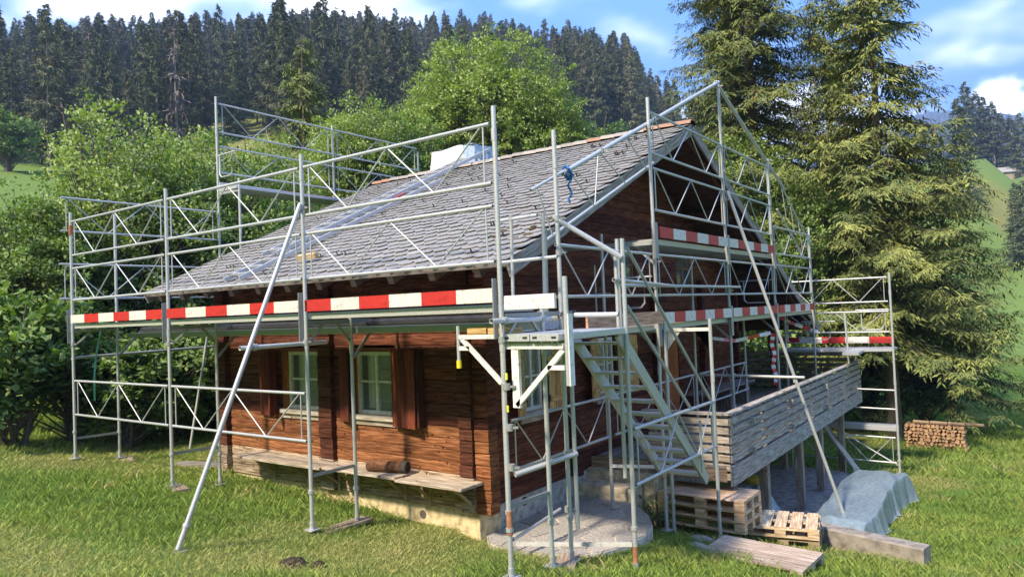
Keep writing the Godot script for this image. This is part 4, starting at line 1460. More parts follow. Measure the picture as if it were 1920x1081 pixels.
func build_paving() -> void:
	var edge := PackedVector2Array([Vector2(0.01, -0.14), Vector2(0.2, 0.08), Vector2(0.6, 0.16), Vector2(1.0, 0.09), Vector2(1.32, -0.04), Vector2(1.56, -0.32), Vector2(1.68, -0.7), Vector2(1.70, -1.1), Vector2(1.60, -1.5), Vector2(1.38, -1.86), Vector2(1.12, -2.14), Vector2(0.88, -2.34), Vector2(0.01, -2.34)])
	var m := mb(Color(0.66, 0.60, 0.53))
	slab(m, edge, -0.3, -0.060)
	var pv := structure("paving", m, M.concrete)
	var rr := RandomNumberGenerator.new()
	rr.seed = 21
	var sites := []
	var tries := 0
	while sites.size() < 26 and tries < 4000:
		tries += 1
		var p := Vector2(rr.randf_range(0.0, 1.75), rr.randf_range(-2.4, 0.2))
		if not Geometry2D.is_point_in_polygon(p, edge):
			continue
		var ok := true
		for q in sites:
			if p.distance_to(q) < 0.30:
				ok = false
		if ok:
			sites.append(p)
	for s in sites:
		var poly := edge.duplicate()
		for q in sites:
			if q != s:
				poly = clip(poly, (s + q) * 0.5, (q - s).normalized())
		if poly.size() < 3:
			continue
		# inset and roughen the outline
		var c := Vector2()
		for p in poly:
			c += p / poly.size()
		var fine := PackedVector2Array()
		for i in poly.size():
			var p := poly[i]
			var q := poly[(i + 1) % poly.size()]
			var k := maxi(1, int(p.distance_to(q) / 0.09))
			for j in k:
				var x := p.lerp(q, float(j) / k)
				var d := (c - x).normalized()
				fine.append(x + d * (0.016 + 0.012 * absf(nz.get_noise_2d(x.x * 300.0, x.y * 300.0))))
		var g := rr.randf_range(0.46, 0.60)
		var st := mb(Color(g * 1.05, g * 0.98, g * 0.91))
		slab(st, fine, -0.09, -0.050 + rr.randf_range(-0.002, 0.004), Vector2(rr.randf_range(-0.003, 0.003), rr.randf_range(-0.003, 0.003)))
		part(pv, "flagstone", st, M.slate)
	# concrete steps up to the terrace
	var t := thing("concrete_steps", "two pale concrete steps leading up to the timber terrace", "steps", Vector3(0.5, -0.1, -2.5))
	m = mb(Color(0.74, 0.63, 0.48))
	m.box(Vector3(0.004, -0.3, -2.66), Vector3(0.92, 0.125, -2.30), 0.008)
	part(t, "step", m, M.concrete)
	m = mb(Color(0.78, 0.66, 0.50))
	m.box(Vector3(0.005, -0.3, -3.05), Vector3(0.94, 0.275, -2.662), 0.008)
	part(t, "step", m, M.concrete)
	m = mb(Color(0.70, 0.60, 0.42))
	m.box(Vector3(0.945, -0.9, -3.1), Vector3(1.12, 0.26, -2.62), 0.01)
	part(t, "cheek_wall", m, M.concrete)
	# retaining wall and the slab below the terrace
	m = mb(Color(0.34, 0.30, 0.26))
	var a := Vector3(1.3, -1.03, -4.66)
	var b := Vector3(4.32, -1.08, -4.02)
	m.beam(a, b, 0.26, 0.92, Vector3.UP, 0.02)
	tag(part(null, "retaining_wall", m, M.concrete), "low rough concrete wall running from the pallets to the right", "wall")
	m = mb(Color(0.34, 0.32, 0.31))
	slab(m, PackedVector2Array([Vector2(0.0, -4.8), Vector2(2.6, -4.6), Vector2(2.7, -10.4), Vector2(0.0, -10.6)]), -1.7, -1.17)
	structure("terrace_undercroft_slab", m, M.concrete)

func pallet(label: String, o: Vector3, rot: float, l: float, w: float, col: Color, tops: int, gap: float, along: bool, bottom: bool, group := "") -> Node3D:
	# l along local x, w along local z, deck height 0.144; top boards run along x or along z
	var t := thing("wooden_pallet", label, "pallet", o, group)
	var tf := Transform3D(Basis(Vector3.UP, rot), o)
	var add := func(called: String, p0: Vector3, p1: Vector3) -> void:
		var m := mb(tone(col, 0.16))
		m.tf = tf
		m.box(p0, p1, 0.003)
		part(t, called, m, M.wood)
	var ext := w if along else l
	var bw := ext / tops
	for k in tops:
		var s0 := -ext * 0.5 + k * bw + gap * 0.5
		var s1 := -ext * 0.5 + (k + 1) * bw - gap * 0.5
		if along:
			add.call("top_board", Vector3(-l * 0.5 + rng.randf_range(0, 0.01), 0.122, s0), Vector3(l * 0.5, 0.144, s1))
		else:
			add.call("top_board", Vector3(s0, 0.122, -w * 0.5), Vector3(s1, 0.144, w * 0.5 - rng.randf_range(0, 0.01)))
	for k in 3:
		if along:
			var x: float = [-l * 0.5 + 0.07, 0.0, l * 0.5 - 0.07][k]
			add.call("stringer", Vector3(x - 0.07, 0.10, -w * 0.5), Vector3(x + 0.07, 0.1215, w * 0.5))
		else:
			var z: float = [-w * 0.5 + 0.05, 0.0, w * 0.5 - 0.05][k]
			add.call("stringer", Vector3(-l * 0.5, 0.10, z - 0.05), Vector3(l * 0.5, 0.1215, z + 0.05))
	for k in 3:
		var z: float = [-w * 0.5 + 0.05, 0.0, w * 0.5 - 0.05][k]
		for j in 3:
			var x: float = [-l * 0.5 + 0.07, 0.0, l * 0.5 - 0.07][j]
			add.call("block", Vector3(x - 0.07, 0.0215, z - 0.05), Vector3(x + 0.07, 0.0995, z + 0.05))
		if bottom:
			add.call("bottom_board", Vector3(-l * 0.5, 0.0, z - 0.05), Vector3(l * 0.5, 0.021, z + 0.05))
	return t

func build_yard() -> void:
	# stack of three weathered pallets
	var c := Vector3(1.83, 0, -2.86)
	var gy := -0.335
	var names := ["bottom weathered pallet of the brown stack, standing in the grass", "middle weathered pallet of the brown stack below the stair", "top weathered pallet of the brown stack below the stair"]
	for k in 3:
		var pt := pallet(names[k], Vector3(c.x, gy + k * 0.145, c.z + 0.01 * k), -0.02 + 0.01 * k, 1.22, 0.70, Color(0.86, 0.64, 0.46), 7, 0.012, true, true, "stacked weathered pallets")
		if k == 2:
			var tx := TextMesh.new()
			tx.text = "AGZ"
			tx.font_size = 16
			tx.pixel_size = 0.0042
			tx.depth = 0.002
			var fo := SystemFont.new()
			fo.font_names = PackedStringArray(["Droid Sans"])
			tx.font = fo
			var stamp := MeshInstance3D.new()
			stamp.name = "stamp"
			stamp.mesh = tx
			stamp.material_override = std(lin(0.16, 0.08, 0.05), 0.9)
			pt.add_child(stamp, true)
			stamp.rotation.y = 0.0
			stamp.position = Vector3(0.0, 0.062, 0.352)
	pallet("new pale pallet with five wide boards in front of the brown stack", Vector3(2.62, -0.495, -3.50), 0.20, 0.98, 0.80, Color(0.92, 0.74, 0.52), 5, 0.045, false, true)
	pallet("grey boarded pallet lying nearest the camera on the grass", Vector3(2.86, -0.40, -1.74), -0.07, 1.22, 0.74, Color(0.62, 0.52, 0.44), 6, 0.004, true, false)
	pallet("old dark pallet under the new pale pallet", Vector3(2.66, -0.642, -3.52), 0.16, 0.92, 0.74, Color(0.46, 0.36, 0.26), 5, 0.03, false, true)
	# sole planks below the standards
	var sp := [[Vector3(-1.30, 0, 1.12), 0.0, 1.0, "grey plank under the two scaffold feet in front of the wall bench"], [Vector3(-4.32, 0, 1.42), 1.3, 0.5, "short plank under a scaffold foot left of the raking strut"], [Vector3(-7.2, 0, 0.74), 1.2, 0.6, "short plank under the inner scaffold foot at the far left"], [Vector3(1.62, 0, 0.62), 0.4, 0.7, "plank under the two scaffold feet beside the paving"]]
	for e in sp:
		var p: Vector3 = e[0]
		var m := mb(tone(Color(0.46, 0.38, 0.33), 0.1))
		m.tf = Transform3D(Basis(Vector3.UP, e[1]), Vector3(p.x, ground_y(p.x, p.z) + 0.004, p.z))
		m.beam(Vector3(0, 0, -e[2] * 0.5), Vector3(0, 0.0, e[2] * 0.5), 0.22, 0.04, Vector3.UP, 0.004)
		tag(part(null, "sole_plank", m, M.wood), e[3], "plank", "planks under scaffold feet")
	var m := mb(Color(0.42, 0.41, 0.40))
	m.beam(Vector3(-6.35, 0.32, 0.30), Vector3(-5.4, 0.30, -0.25), 0.24, 0.05)
	tag(part(null, "loose_plank", m, M.wood), "grey plank lying at the left corner of the house", "plank")
	# bench along the eave wall
	var b := thing("wall_bench", "long grey weathered bench fixed along the sunlit eave wall", "bench", Vector3(-2.3, 0.2, 0.2))
	for e in [[-4.46, -2.42, 0.66], [-2.38, -0.97, 0.675], [-0.95, 0.12, 0.655]]:
		for k in 3:
			m = mb(tone(Color(0.62, 0.56, 0.48), 0.12))
			m.box(Vector3(e[0] + rng.randf_range(-0.02, 0.02), e[2] - 0.035, 0.03 + k * 0.14), Vector3(e[1], e[2], 0.165 + k * 0.14), 0.005)
			part(b, "seat_board", m, M.wood)
	for x in [-4.0, -3.2, -2.5, -2.1, -1.2, -0.75, -0.05]:
		m = mb(Color(0.55, 0.46, 0.30))
		m.box(Vector3(x - 0.02, 0.25, 0.012), Vector3(x + 0.02, 0.622, 0.045))
		var br := part(b, "bracket", m, M.wood)
		m = mb(Color(0.55, 0.46, 0.30))
		m.beam(Vector3(x, 0.36, 0.05), Vector3(x, 0.61, 0.36), 0.03, 0.03)
		part(br, "brace", m, M.wood)
	# rusty roll on the bench
	var rl := thing("rusty_pipe_roll", "short rusty sheet-metal roll lying on the wall bench", "pipe", Vector3(-1.28, 0.68, 0.25))
	m = mb(Color(0.30, 0.13, 0.07))
	m.tube(Vector3(-1.58, 0.745, 0.30), Vector3(-1.02, 0.755, 0.20), 0.075, 0.07, 14)
	part(rl, "shell", m, M.bark)
	m = mb(Color(0.10, 0.08, 0.07))
	m.tube(Vector3(-1.07, 0.755, 0.21), Vector3(-0.98, 0.757, 0.192), 0.078, 0.075, 14)
	part(rl, "collar", m, M.bark)
	# soil mound in the lawn
	for e in [[Vector3(-0.28, 0, 2.52), 0.16], [Vector3(-0.02, 0, 2.42), 0.09]]:
		m = mb(Color(0.10, 0.075, 0.06))
		var p: Vector3 = e[0]
		blob(m, Vector3(p.x, ground_y(p.x, p.z), p.z), Vector3(e[1], 0.06, e[1] * 0.8), 16, 8, 3)
		tag(part(null, "molehill", m, M.ground), "larger dark molehill in the front lawn" if e[1] > 0.1 else "smaller molehill right beside the larger one", "molehill")
	# stones beside the pallets
	for e in [[Vector3(1.98, 0, -2.1), 0.17, "flat grey stone by the painted frame foot"], [Vector3(2.12, 0, -1.62), 0.14, "flat stone at the left end of the grey pallet"]]:
		m = mb(Color(0.36, 0.33, 0.30))
		var p: Vector3 = e[0]
		blob(m, Vector3(p.x, ground_y(p.x, p.z) + 0.01, p.z), Vector3(e[1], 0.05, e[1] * 0.8), 12, 6, 8)
		tag(part(null, "stone", m, M.concrete), e[2], "stone")
	build_tarps()
	build_ladder()
	build_woodpile()

func sheet(m: MB, f: Callable, nu: int, nv: int) -> void:
	var st := m.v.size()
	for i in nu + 1:
		for j in nv + 1:
			var u := float(i) / nu
			var v := float(j) / nv
			var p: Vector3 = f.call(u, v)
			var du: Vector3 = f.call(minf(u + 0.01, 1.0), v) - f.call(maxf(u - 0.01, 0.0), v)
			var dv: Vector3 = f.call(u, minf(v + 0.01, 1.0)) - f.call(u, maxf(v - 0.01, 0.0))
			var nn := dv.cross(du)
			m.pt(p, nn if nn.length() > 1e-9 else Vector3.UP, Vector2(u, v))
	for i in nu:
		for j in nv:
			var p := st + i * (nv + 1) + j
			m.ix.append_array(PackedInt32Array([p, p + nv + 1, p + nv + 2, p, p + nv + 2, p + 1]))

func build_tarps() -> void:
	# tarpaulin over a long pile beside the terrace
	var m := mb(Color(0.24, 0.32, 0.38))
	var f := func(u: float, v: float) -> Vector3:
		# u along (front to back), v across (left foot, top, right foot)
		var z := lerpf(-5.25, -9.45, u)
		var cx := lerpf(2.82, 3.06, u) + 0.05 * sin(u * 7.0)
		var half := 0.46
		var e := minf(u, 1.0 - u)
		var endf := smoothstep(0.0, 0.11, e)
		var hgt := lerpf(0.30, 0.52, smoothstep(0.0, 0.8, u)) * endf
		var s := (v - 0.5) * 2.0
		var a := absf(s)
		var x: float
		var h: float
		if a < 0.62:
			x = s / 0.62 * half * 0.92
			h = hgt * (1.0 + 0.06 * cos(s * 2.2))
		else:
			var k := (a - 0.62) / 0.38
			x = signf(s) * (half * 0.92 + k * 0.10 + 0.10 * k * nz.get_noise_1d(u * 900.0 + s * 40.0) + 0.03 * k * sin(u * 31.0 + 2.5 * sin(u * 11.0)))
			h = hgt * (1.0 - smoothstep(0.0, 1.0, k)) * 1.02
		h += 0.016 * sin(u * 24.0 + s * 5.0 + 2.0 * sin(s * 4.0 + u * 6.0)) * endf + 0.014 * nz.get_noise_2d(u * 420.0, s * 140.0)
		var gx := cx + x
		return Vector3(gx, ground_y(gx, z) + 0.03 + maxf(h, -0.01), z + (0.06 * sin(s * 9.0) if e < 0.05 else 0.0))
	sheet(m, f, 90, 40)
	tag(part(null, "tarpaulin", m, M.tarp), "large grey-blue tarpaulin draped over a long pile beside the terrace", "tarpaulin")
	# smaller heap under the terrace
	m = mb(Color(0.30, 0.42, 0.52))
	var g := func(u: float, v: float) -> Vector3:
		var x := lerpf(1.05, 1.98, u)
		var z := lerpf(-5.3, -6.3, v)
		var d := maxf(absf(u - 0.5), absf(v - 0.5)) * 2.0
		var h := 0.66 * (1.0 - smoothstep(0.15, 1.0, d)) + 0.035 * sin(u * 21.0 + 3.0 * v) * (1.0 - d) + 0.05 * nz.get_noise_2d(u * 300.0, v * 300.0)
		return Vector3(x, -1.16 + maxf(h, 0.005), z)
	sheet(m, g, 30, 30)
	tag(part(null, "tarpaulin", m, M.tarp), "small light blue tarpaulin heap in the shade under the terrace", "tarpaulin")
	m = mb(Color(0.62, 0.50, 0.08))
	blob(m, Vector3(1.50, -0.46, -5.9), Vector3(0.24, 0.09, 0.16), 14, 8, 5)
	tag(part(null, "yellow_sack", m, M.tarp), "yellow sack lying on the blue heap under the terrace", "sack")
	m = mb(Color(0.36, 0.31, 0.27))
	m.beam(Vector3(1.35, -1.1, -5.05), Vector3(2.05, -0.92, -5.1), 0.04, 0.16)
	tag(part(null, "loose_board", m, M.wood), "grey board propped against the heap under the terrace", "board")
	# chimney under its sheet
	var ch := thing("wrapped_chimney", "chimney wrapped in white and pale blue plastic sheet on the ridge", "chimney", Vector3(-4.3, 5.6, -5.2))
	m = mb(Color(0.45, 0.42, 0.4))
	m.box(Vector3(-4.78, 5.4, -5.5), Vector3(-3.78, 6.14, -4.92))
	part(ch, "stack", m, M.concrete)
	for s in 2:
		m = mb(Color(0.78, 0.80, 0.84) if s == 0 else Color(0.42, 0.55, 0.74))
		var fn := func(u: float, v: float) -> Vector3:
			# u round part of the box, v downwards
			var path := [Vector3(-4.9, 0, -5.0), Vector3(-4.85, 0, -4.83), Vector3(-4.3, 0, -4.80), Vector3(-3.98, 0, -4.82)] if s == 0 else [Vector3(-3.98, 0, -4.822), Vector3(-3.70, 0, -4.86), Vector3(-3.66, 0, -5.2), Vector3(-3.68, 0, -5.55)]
			var q := u * 3.0
			var i := mini(2, int(q))
			var p: Vector3 = path[i].lerp(path[i + 1], q - i)
			var out := (p - Vector3(-4.3, 0, -5.2)).normalized()
			p += out * (0.02 + 0.03 * v * sin(u * 30.0) + 0.05 * v)
			p.y = lerpf(6.24 + 0.02 * sin(u * 9.0), 5.78 + 0.03 * sin(u * 17.0), v)
			return p
		sheet(m, fn, 36, 8)
		part(ch, "sheet", m, M.tarp)
	m = mb(Color(0.74, 0.78, 0.84))
	var tp := func(u: float, v: float) -> Vector3:
		return Vector3(lerpf(-4.90, -3.66, u), 6.24 + 0.04 * sin(u * PI) * sin(v * PI) + 0.012 * sin(u * 25.0 + v * 6.0), lerpf(-4.80, -5.58, v))
	sheet(m, tp, 16, 10)
	part(ch, "sheet", m, M.tarp)

func build_ladder() -> void:
	var l := thing("roof_ladder", "aluminium extension ladder lying up the slate roof to the ridge", "ladder", Vector3(-4.0, 3.3, 0.5))
	var up := Vector3(0, 1, RS).normalized()
	for sec in 2:
		var z0 := 0.62 if sec == 0 else -0.1
		var z1 := -3.55 if sec == 0 else -5.35
		var lift := 0.10 if sec == 0 else 0.18
		var xa := -4.02 if sec == 0 else -4.05
		var xb := -3.66 if sec == 0 else -3.78
		for side in [-1.0, 1.0]:
			var a := Vector3(xa + side * 0.19, RIDGE_Y - RS * (z0 - RIDGE_Z), z0) + up * lift
			var b := Vector3(xb + side * 0.19, RIDGE_Y - RS * (z1 - RIDGE_Z), z1) + up * lift
			var m := mb(Color(1.2, 1.22, 1.26))
			m.beam(a, b, 0.03, 0.065, up, 0.003)
			part(l, "side_rail", m, M.alu)
			if side > 0:
				var nh := int(a.distance_to(b) / 0.28)
				for k in nh:
					var p := a.lerp(b, (k + 0.5) / nh) + Vector3(0.0125, 0, 0)
					var h := mb(Color(0.03, 0.03, 0.03))
					h.beam(p - (b - a).normalized() * 0.012, p + (b - a).normalized() * 0.012, 0.004, 0.022, up)
					part(l, "rung_end", h, M.plain)
		var n := int((z0 - z1) * 1.1 / 0.28)
		for k in n:
			var t := (k + 0.5) / n
			var c := Vector3(lerpf(xa, xb, t), RIDGE_Y - RS * (lerpf(z0, z1, t) - RIDGE_Z), lerpf(z0, z1, t)) + up * (lift + 0.022)
			var m := mb(Color(1.15, 1.12, 1.05))
			m.beam(c - Vector3(0.175, 0, 0), c + Vector3(0.175, 0, 0), 0.03, 0.03, up)
			part(l, "rung", m, M.alu)
	var st := mb(Color(0.60, 0.08, 0.05))
	var sp := Vector3(-3.66, RIDGE_Y - RS * (-2.6 - RIDGE_Z), -2.6) + up * 0.10
	st.beam(sp + Vector3(0.015, 0, 0.12), sp + Vector3(0.0, RS * 0.24, -0.12), 0.045, 0.03, up)
	part(l, "sticker", st, M.paint)
	var w := thing("timber_block", "pale wooden block lying on the roof beside the ladder", "block", Vector3(-2.9, 3.5, 0.2))
	var m := mb(Color(0.80, 0.60, 0.34))
	m.beam(Vector3(-3.12, 3.61, 0.13), Vector3(-2.76, 3.63, 0.10), 0.08, 0.08, Vector3(0, 1, RS).normalized(), 0.004)
	part(w, "block", m, M.wood)

func build_woodpile() -> void:
	var a := polar(28.4, 23.2)
	var b := polar(31.9, 23.0)
	var t := thing("woodpile", "stack of split firewood under the big spruce", "woodpile", a)
	var ax := b - a
	ax.y = 0
	var l := ax.length()
	ax = ax.normalized()
	var depth := Vector3(-ax.z, 0, ax.x)
	if depth.dot(CAM - a) < 0:
		depth = -depth
	var rr := RandomNumberGenerator.new()
	rr.seed = 4
	var x := 0.0
	var heights := {}
	var row := 0
	var y := 0.0
	while y < 0.62:
		x = rr.randf() * 0.06
		while x < l:
			var r := rr.randf_range(0.035, 0.062)
			var p := a + ax * x
			p.y = ground_y(p.x, p.z) + y + 0.05
			var g := rr.randf_range(0.75, 1.1)
			var m := mb(Color(0.62 * g, 0.42 * g, 0.27 * g))
			var k := rr.randi_range(3, 6)
			var sec := PackedVector2Array()
			var ph := rr.randf() * TAU
			for j in k:
				sec.append(Vector2(cos(ph + TAU * j / k), sin(ph + TAU * j / k)) * r * rr.randf_range(0.95, 1.2))
			m.sweep(sec, p, p + depth * rr.randf_range(0.36, 0.46), ax if depth.cross(ax).dot(Vector3.UP) > 0 else ax, Vector3.UP)
			part(t, "firewood_log", m, M.wood)
			x += r * 2.0
		y += 0.092
		row += 1
	for k in 4:
		var p := a + ax * (0.2 + k * 0.42)
		p.y = ground_y(p.x, p.z) + 0.70
		var m := mb(Color(0.5, 0.36, 0.25))
		m.tube(p + depth * 0.3, p + depth * 0.34 + ax * 0.4, 0.05, 0.045, 7, false)
		part(t, "firewood_log", m, M.bark)

# ---------------------------------------------------------------- plants
func leaf(m: MB, p: Vector3, dir: Vector3, nrm: Vector3, l: float, w: float) -> void:
	var side := dir.cross(nrm).normalized() * w * 0.5
	var nn := (nrm + side * 0.3).normalized()
	var st := m.v.size()
	m.v.append(p)
	m.v.append(p + dir * l * 0.45 + side + nrm * l * 0.06)
	m.v.append(p + dir * l)
	m.v.append(p + dir * l * 0.45 - side + nrm * l * 0.06)
	for k in 4:
		m.n.append(nn)
		m.uv.append(Vector2())
		m.c.append(m.col)
	m.ix.append_array(PackedInt32Array([st, st + 2, st + 1, st, st + 3, st + 2]))

func rdir(r: RandomNumberGenerator) -> Vector3:
	return Vector3(r.randfn(), r.randfn(), r.randfn()).normalized()

# a broad-leaved tree about 1 m of crown radius per unit; returns [trunk mesh, crown mesh]
func leafy(sd: int, h: float, rad: float, base: float, stems: int, clumps: int, per: int, size: float, c0: Color, c1: Color) -> Array:
	var r := RandomNumberGenerator.new()
	r.seed = sd
	var tm := mb(Color(0.24, 0.20, 0.17))
	var cm := mb()
	var tops := []
	for s in stems:
		var a := TAU * s / stems + r.randf()
		var lean := r.randf_range(0.1, 0.55) * rad * (0.3 if stems == 1 else 1.0)
		var top := Vector3(cos(a) * lean, h * r.randf_range(0.72, 0.92), sin(a) * lean)
		var mid := Vector3(top.x * 0.35 + r.randf_range(-0.1, 0.1), top.y * 0.5, top.z * 0.35 + r.randf_range(-0.1, 0.1))
		var b := Vector3(cos(a) * 0.1, -0.2, sin(a) * 0.1) * (0.4 if stems == 1 else 1.0)
		tm.path([b, b.lerp(mid, 0.5) + Vector3(r.randf_range(-0.08, 0.08), 0, r.randf_range(-0.08, 0.08)), mid, mid.lerp(top, 0.55), top], 0.035 + h * 0.013 / sqrt(stems), 7, 0.012)
		tops.append([b, mid, top])
	for k in clumps:
		# clump centres sit in the outer part of an uneven crown
		var d := rdir(r)
		var f := pow(r.randf(), 0.45)
		var bul := 0.80 + 0.62 * nz.get_noise_3d(d.x * 85.0 + sd * 50.0, d.y * 85.0, d.z * 85.0)
		var c := Vector3(d.x * rad, d.y * (h - base) * 0.5, d.z * rad) * f * bul
		c.y += base + (h - base) * 0.5
		if c.y < base * 0.5 + 0.1:
			continue
		var t: Array = tops[r.randi() % stems]
		if k % 3 == 0:
			var q := clampf((c.y - 0.3) / h * r.randf_range(0.55, 0.85), 0.05, 0.95)
			var o: Vector3 = t[0].lerp(t[1], q * 2.0) if q < 0.5 else t[1].lerp(t[2], q * 2.0 - 1.0)
			tm.path([o, o.lerp(c, 0.5) + Vector3(0, 0.08 * rad * r.randf(), 0), c], 0.022, 5, 0.005)
		var out := Vector3(c.x, (c.y - base) * 0.5, c.z).normalized()
		var cr := r.randf_range(0.16, 0.34) * (0.6 + rad * 0.22)
		var mix := r.randf()
		for j in per:
			var e := rdir(r) * cr * pow(r.randf(), 0.5)
			e.y *= 0.55
			var dr := (out * 0.9 + rdir(r) * 0.8 + Vector3(0, -0.25, 0)).normalized()
			var nr := (Vector3.UP * 0.9 + out * 0.5 + rdir(r) * 0.65).normalized()
			cm.col = c0.lerp(c1, clampf(mix * 0.6 + r.randf() * 0.5, 0, 1)) * r.randf_range(0.8, 1.15)
			var s := size * r.randf_range(0.7, 1.25)
			leaf(cm, c + e, dr, nr, s, s * 0.72)
	return [tm.mesh(Vector3()), cm.mesh(Vector3())]

# spruce: trunk with whorls of drooping branches hung with twigs
func spruce(sd: int, h: float, rad: float, step: float, twig: float, dens: float, c0: Color, c1: Color, cones: bool, bare := 0.08, sprays := 1) -> Array:
	var r := RandomNumberGenerator.new()
	r.seed = sd
	var tm := mb(Color(0.27, 0.21, 0.16) if sprays > 1 else Color(0.40, 0.35, 0.31))
	tm.path([Vector3(0, -0.4, 0), Vector3(0.02, h * 0.2, 0), Vector3(-0.03 * rad, h * 0.5, 0.02), Vector3(0.0, h * 0.8, 0), Vector3(0, h, 0)], 0.012 * h + 0.02, 9, 0.012)
	var cm := mb()
	var kin := r.randf()
	var y := h * bare
	while y < h - 0.05:
		var f := 1.0 - (y - h * bare) / (h * (1.0 - bare))
		var reach := rad * ((pow(f, 0.72) if sprays > 1 else f * (1.35 - 0.35 * f)) * 0.97 + 0.03)
		if y < h * 0.2:
			reach *= lerpf(0.72, 1.0, y / (h * 0.2))
		var nb := 5 + (r.randi() % 3)
		for b in nb:
			var a := r.randf() * TAU
			var l := reach * r.randf_range(0.6, 1.12)
			var dir := Vector3(cos(a), 0, sin(a))
			var sidev := Vector3(-sin(a), 0, cos(a))
			var droop := lerpf(0.42, -0.35, smoothstep(0.45, 1.0, 1.0 - f)) * l * r.randf_range(0.7, 1.2)
			var o := Vector3(0, y + r.randf_range(-0.5, 0.5) * step, 0)
			var pos := func(t: float) -> Vector3:
				return o + dir * (l * t) + Vector3.UP * (-droop * t * (1.35 - 0.75 * t * t) + 0.0)
			if twig < 0.5:
				tm.path([pos.call(0.0), pos.call(0.25), pos.call(0.5), pos.call(0.8)], 0.010 + 0.0022 * l, 4, 0.003)
			var n := maxi(3, int(l / twig * dens))
			var tint := r.randf()
			for k in n:
				var t := (k + r.randf()) / n
				if t < 0.12:
					continue
				var p: Vector3 = pos.call(t)
				var wd := twig * (1.9 - 0.75 * t) * minf(1.0, 0.4 + l)
				for s in [-1.0, 1.0]:
					var td: Vector3 = (sidev * s * r.randf_range(0.5, 1.0) + dir * r.randf_range(0.35, 0.9) + Vector3.DOWN * r.randf_range(0.0, 0.6)).normalized()
					var tl: float = wd * r.randf_range(0.6, 1.15)
					var base := clampf(tint * 0.6 + r.randf() * 0.4, 0, 1)
					if sprays > 1:
						# fine sprays set along the twig, many of them hanging
						for q in sprays:
							var v := (q + 0.3 * r.randf()) / sprays
							var sp := p + td * tl * v + Vector3.DOWN * (tl * 0.25 * v * v)
							var sd2 := (td * 0.8 + td.cross(Vector3.UP) * (0.8 if q % 2 == 0 else -0.8) + Vector3.DOWN * r.randf_range(0.0, 1.1) + rdir(r) * 0.25).normalized()
							cm.col = c0.lerp(c1, clampf(base + r.randf_range(-0.12, 0.15), 0, 1)) * r.randf_range(0.9, 1.1)
							var sl := tl * r.randf_range(0.3, 0.5)
							leaf(cm, sp, sd2, (Vector3.UP + dir * 0.4 + rdir(r) * 0.6).normalized(), sl, sl * 0.24)
					else:
						cm.col = c0.lerp(c1, base * 0.5 + kin * 0.45) * r.randf_range(0.92, 1.08)
						var nr := (Vector3.UP + rdir(r) * 0.6).normalized()
						leaf(cm, p, (td + dir * 0.5 + Vector3.DOWN * 0.25).normalized(), nr, tl * 1.35, tl * 0.26)
						leaf(cm, p + td * tl * 0.4, (Vector3.DOWN + rdir(r) * 0.35 + dir * 0.3).normalized(), (dir + rdir(r) * 0.5).normalized(), tl * r.randf_range(0.8, 1.3), tl * 0.2)
						leaf(cm, p + td * tl * 0.2, (Vector3.DOWN + rdir(r) * 0.35 + dir * 0.6).normalized(), (dir + rdir(r) * 0.5).normalized(), tl * r.randf_range(0.6, 1.0), tl * 0.24)
				if cones and f < 0.62 and r.randf() < 0.10:
					cm.col = Color(0.22, 0.12, 0.055) * r.randf_range(0.7, 1.2)
					var cp := p + rdir(r) * 0.1
					leaf(cm, cp, Vector3.DOWN, dir, 0.17, 0.075)
					leaf(cm, cp, Vector3.DOWN, sidev, 0.17, 0.075)
		y += step * r.randf_range(0.7, 1.3)
	return [tm.mesh(Vector3()), cm.mesh(Vector3())]

func plant(called: String, label: String, category: String, kind: Array, cmat: Material, at: Vector3, turn: float, sc: Vector3, group := "") -> Node3D:
	var o := thing(called, label, category, at, group)
	o.rotation.y = turn
	o.scale = sc
	for k in 2:
		var p := MeshInstance3D.new()
		p.mesh = kind[k]
		p.name = "trunk" if k == 0 else "crown"
		p.material_override = M.bark if k == 0 else cmat
		o.add_child(p, true)
	return o

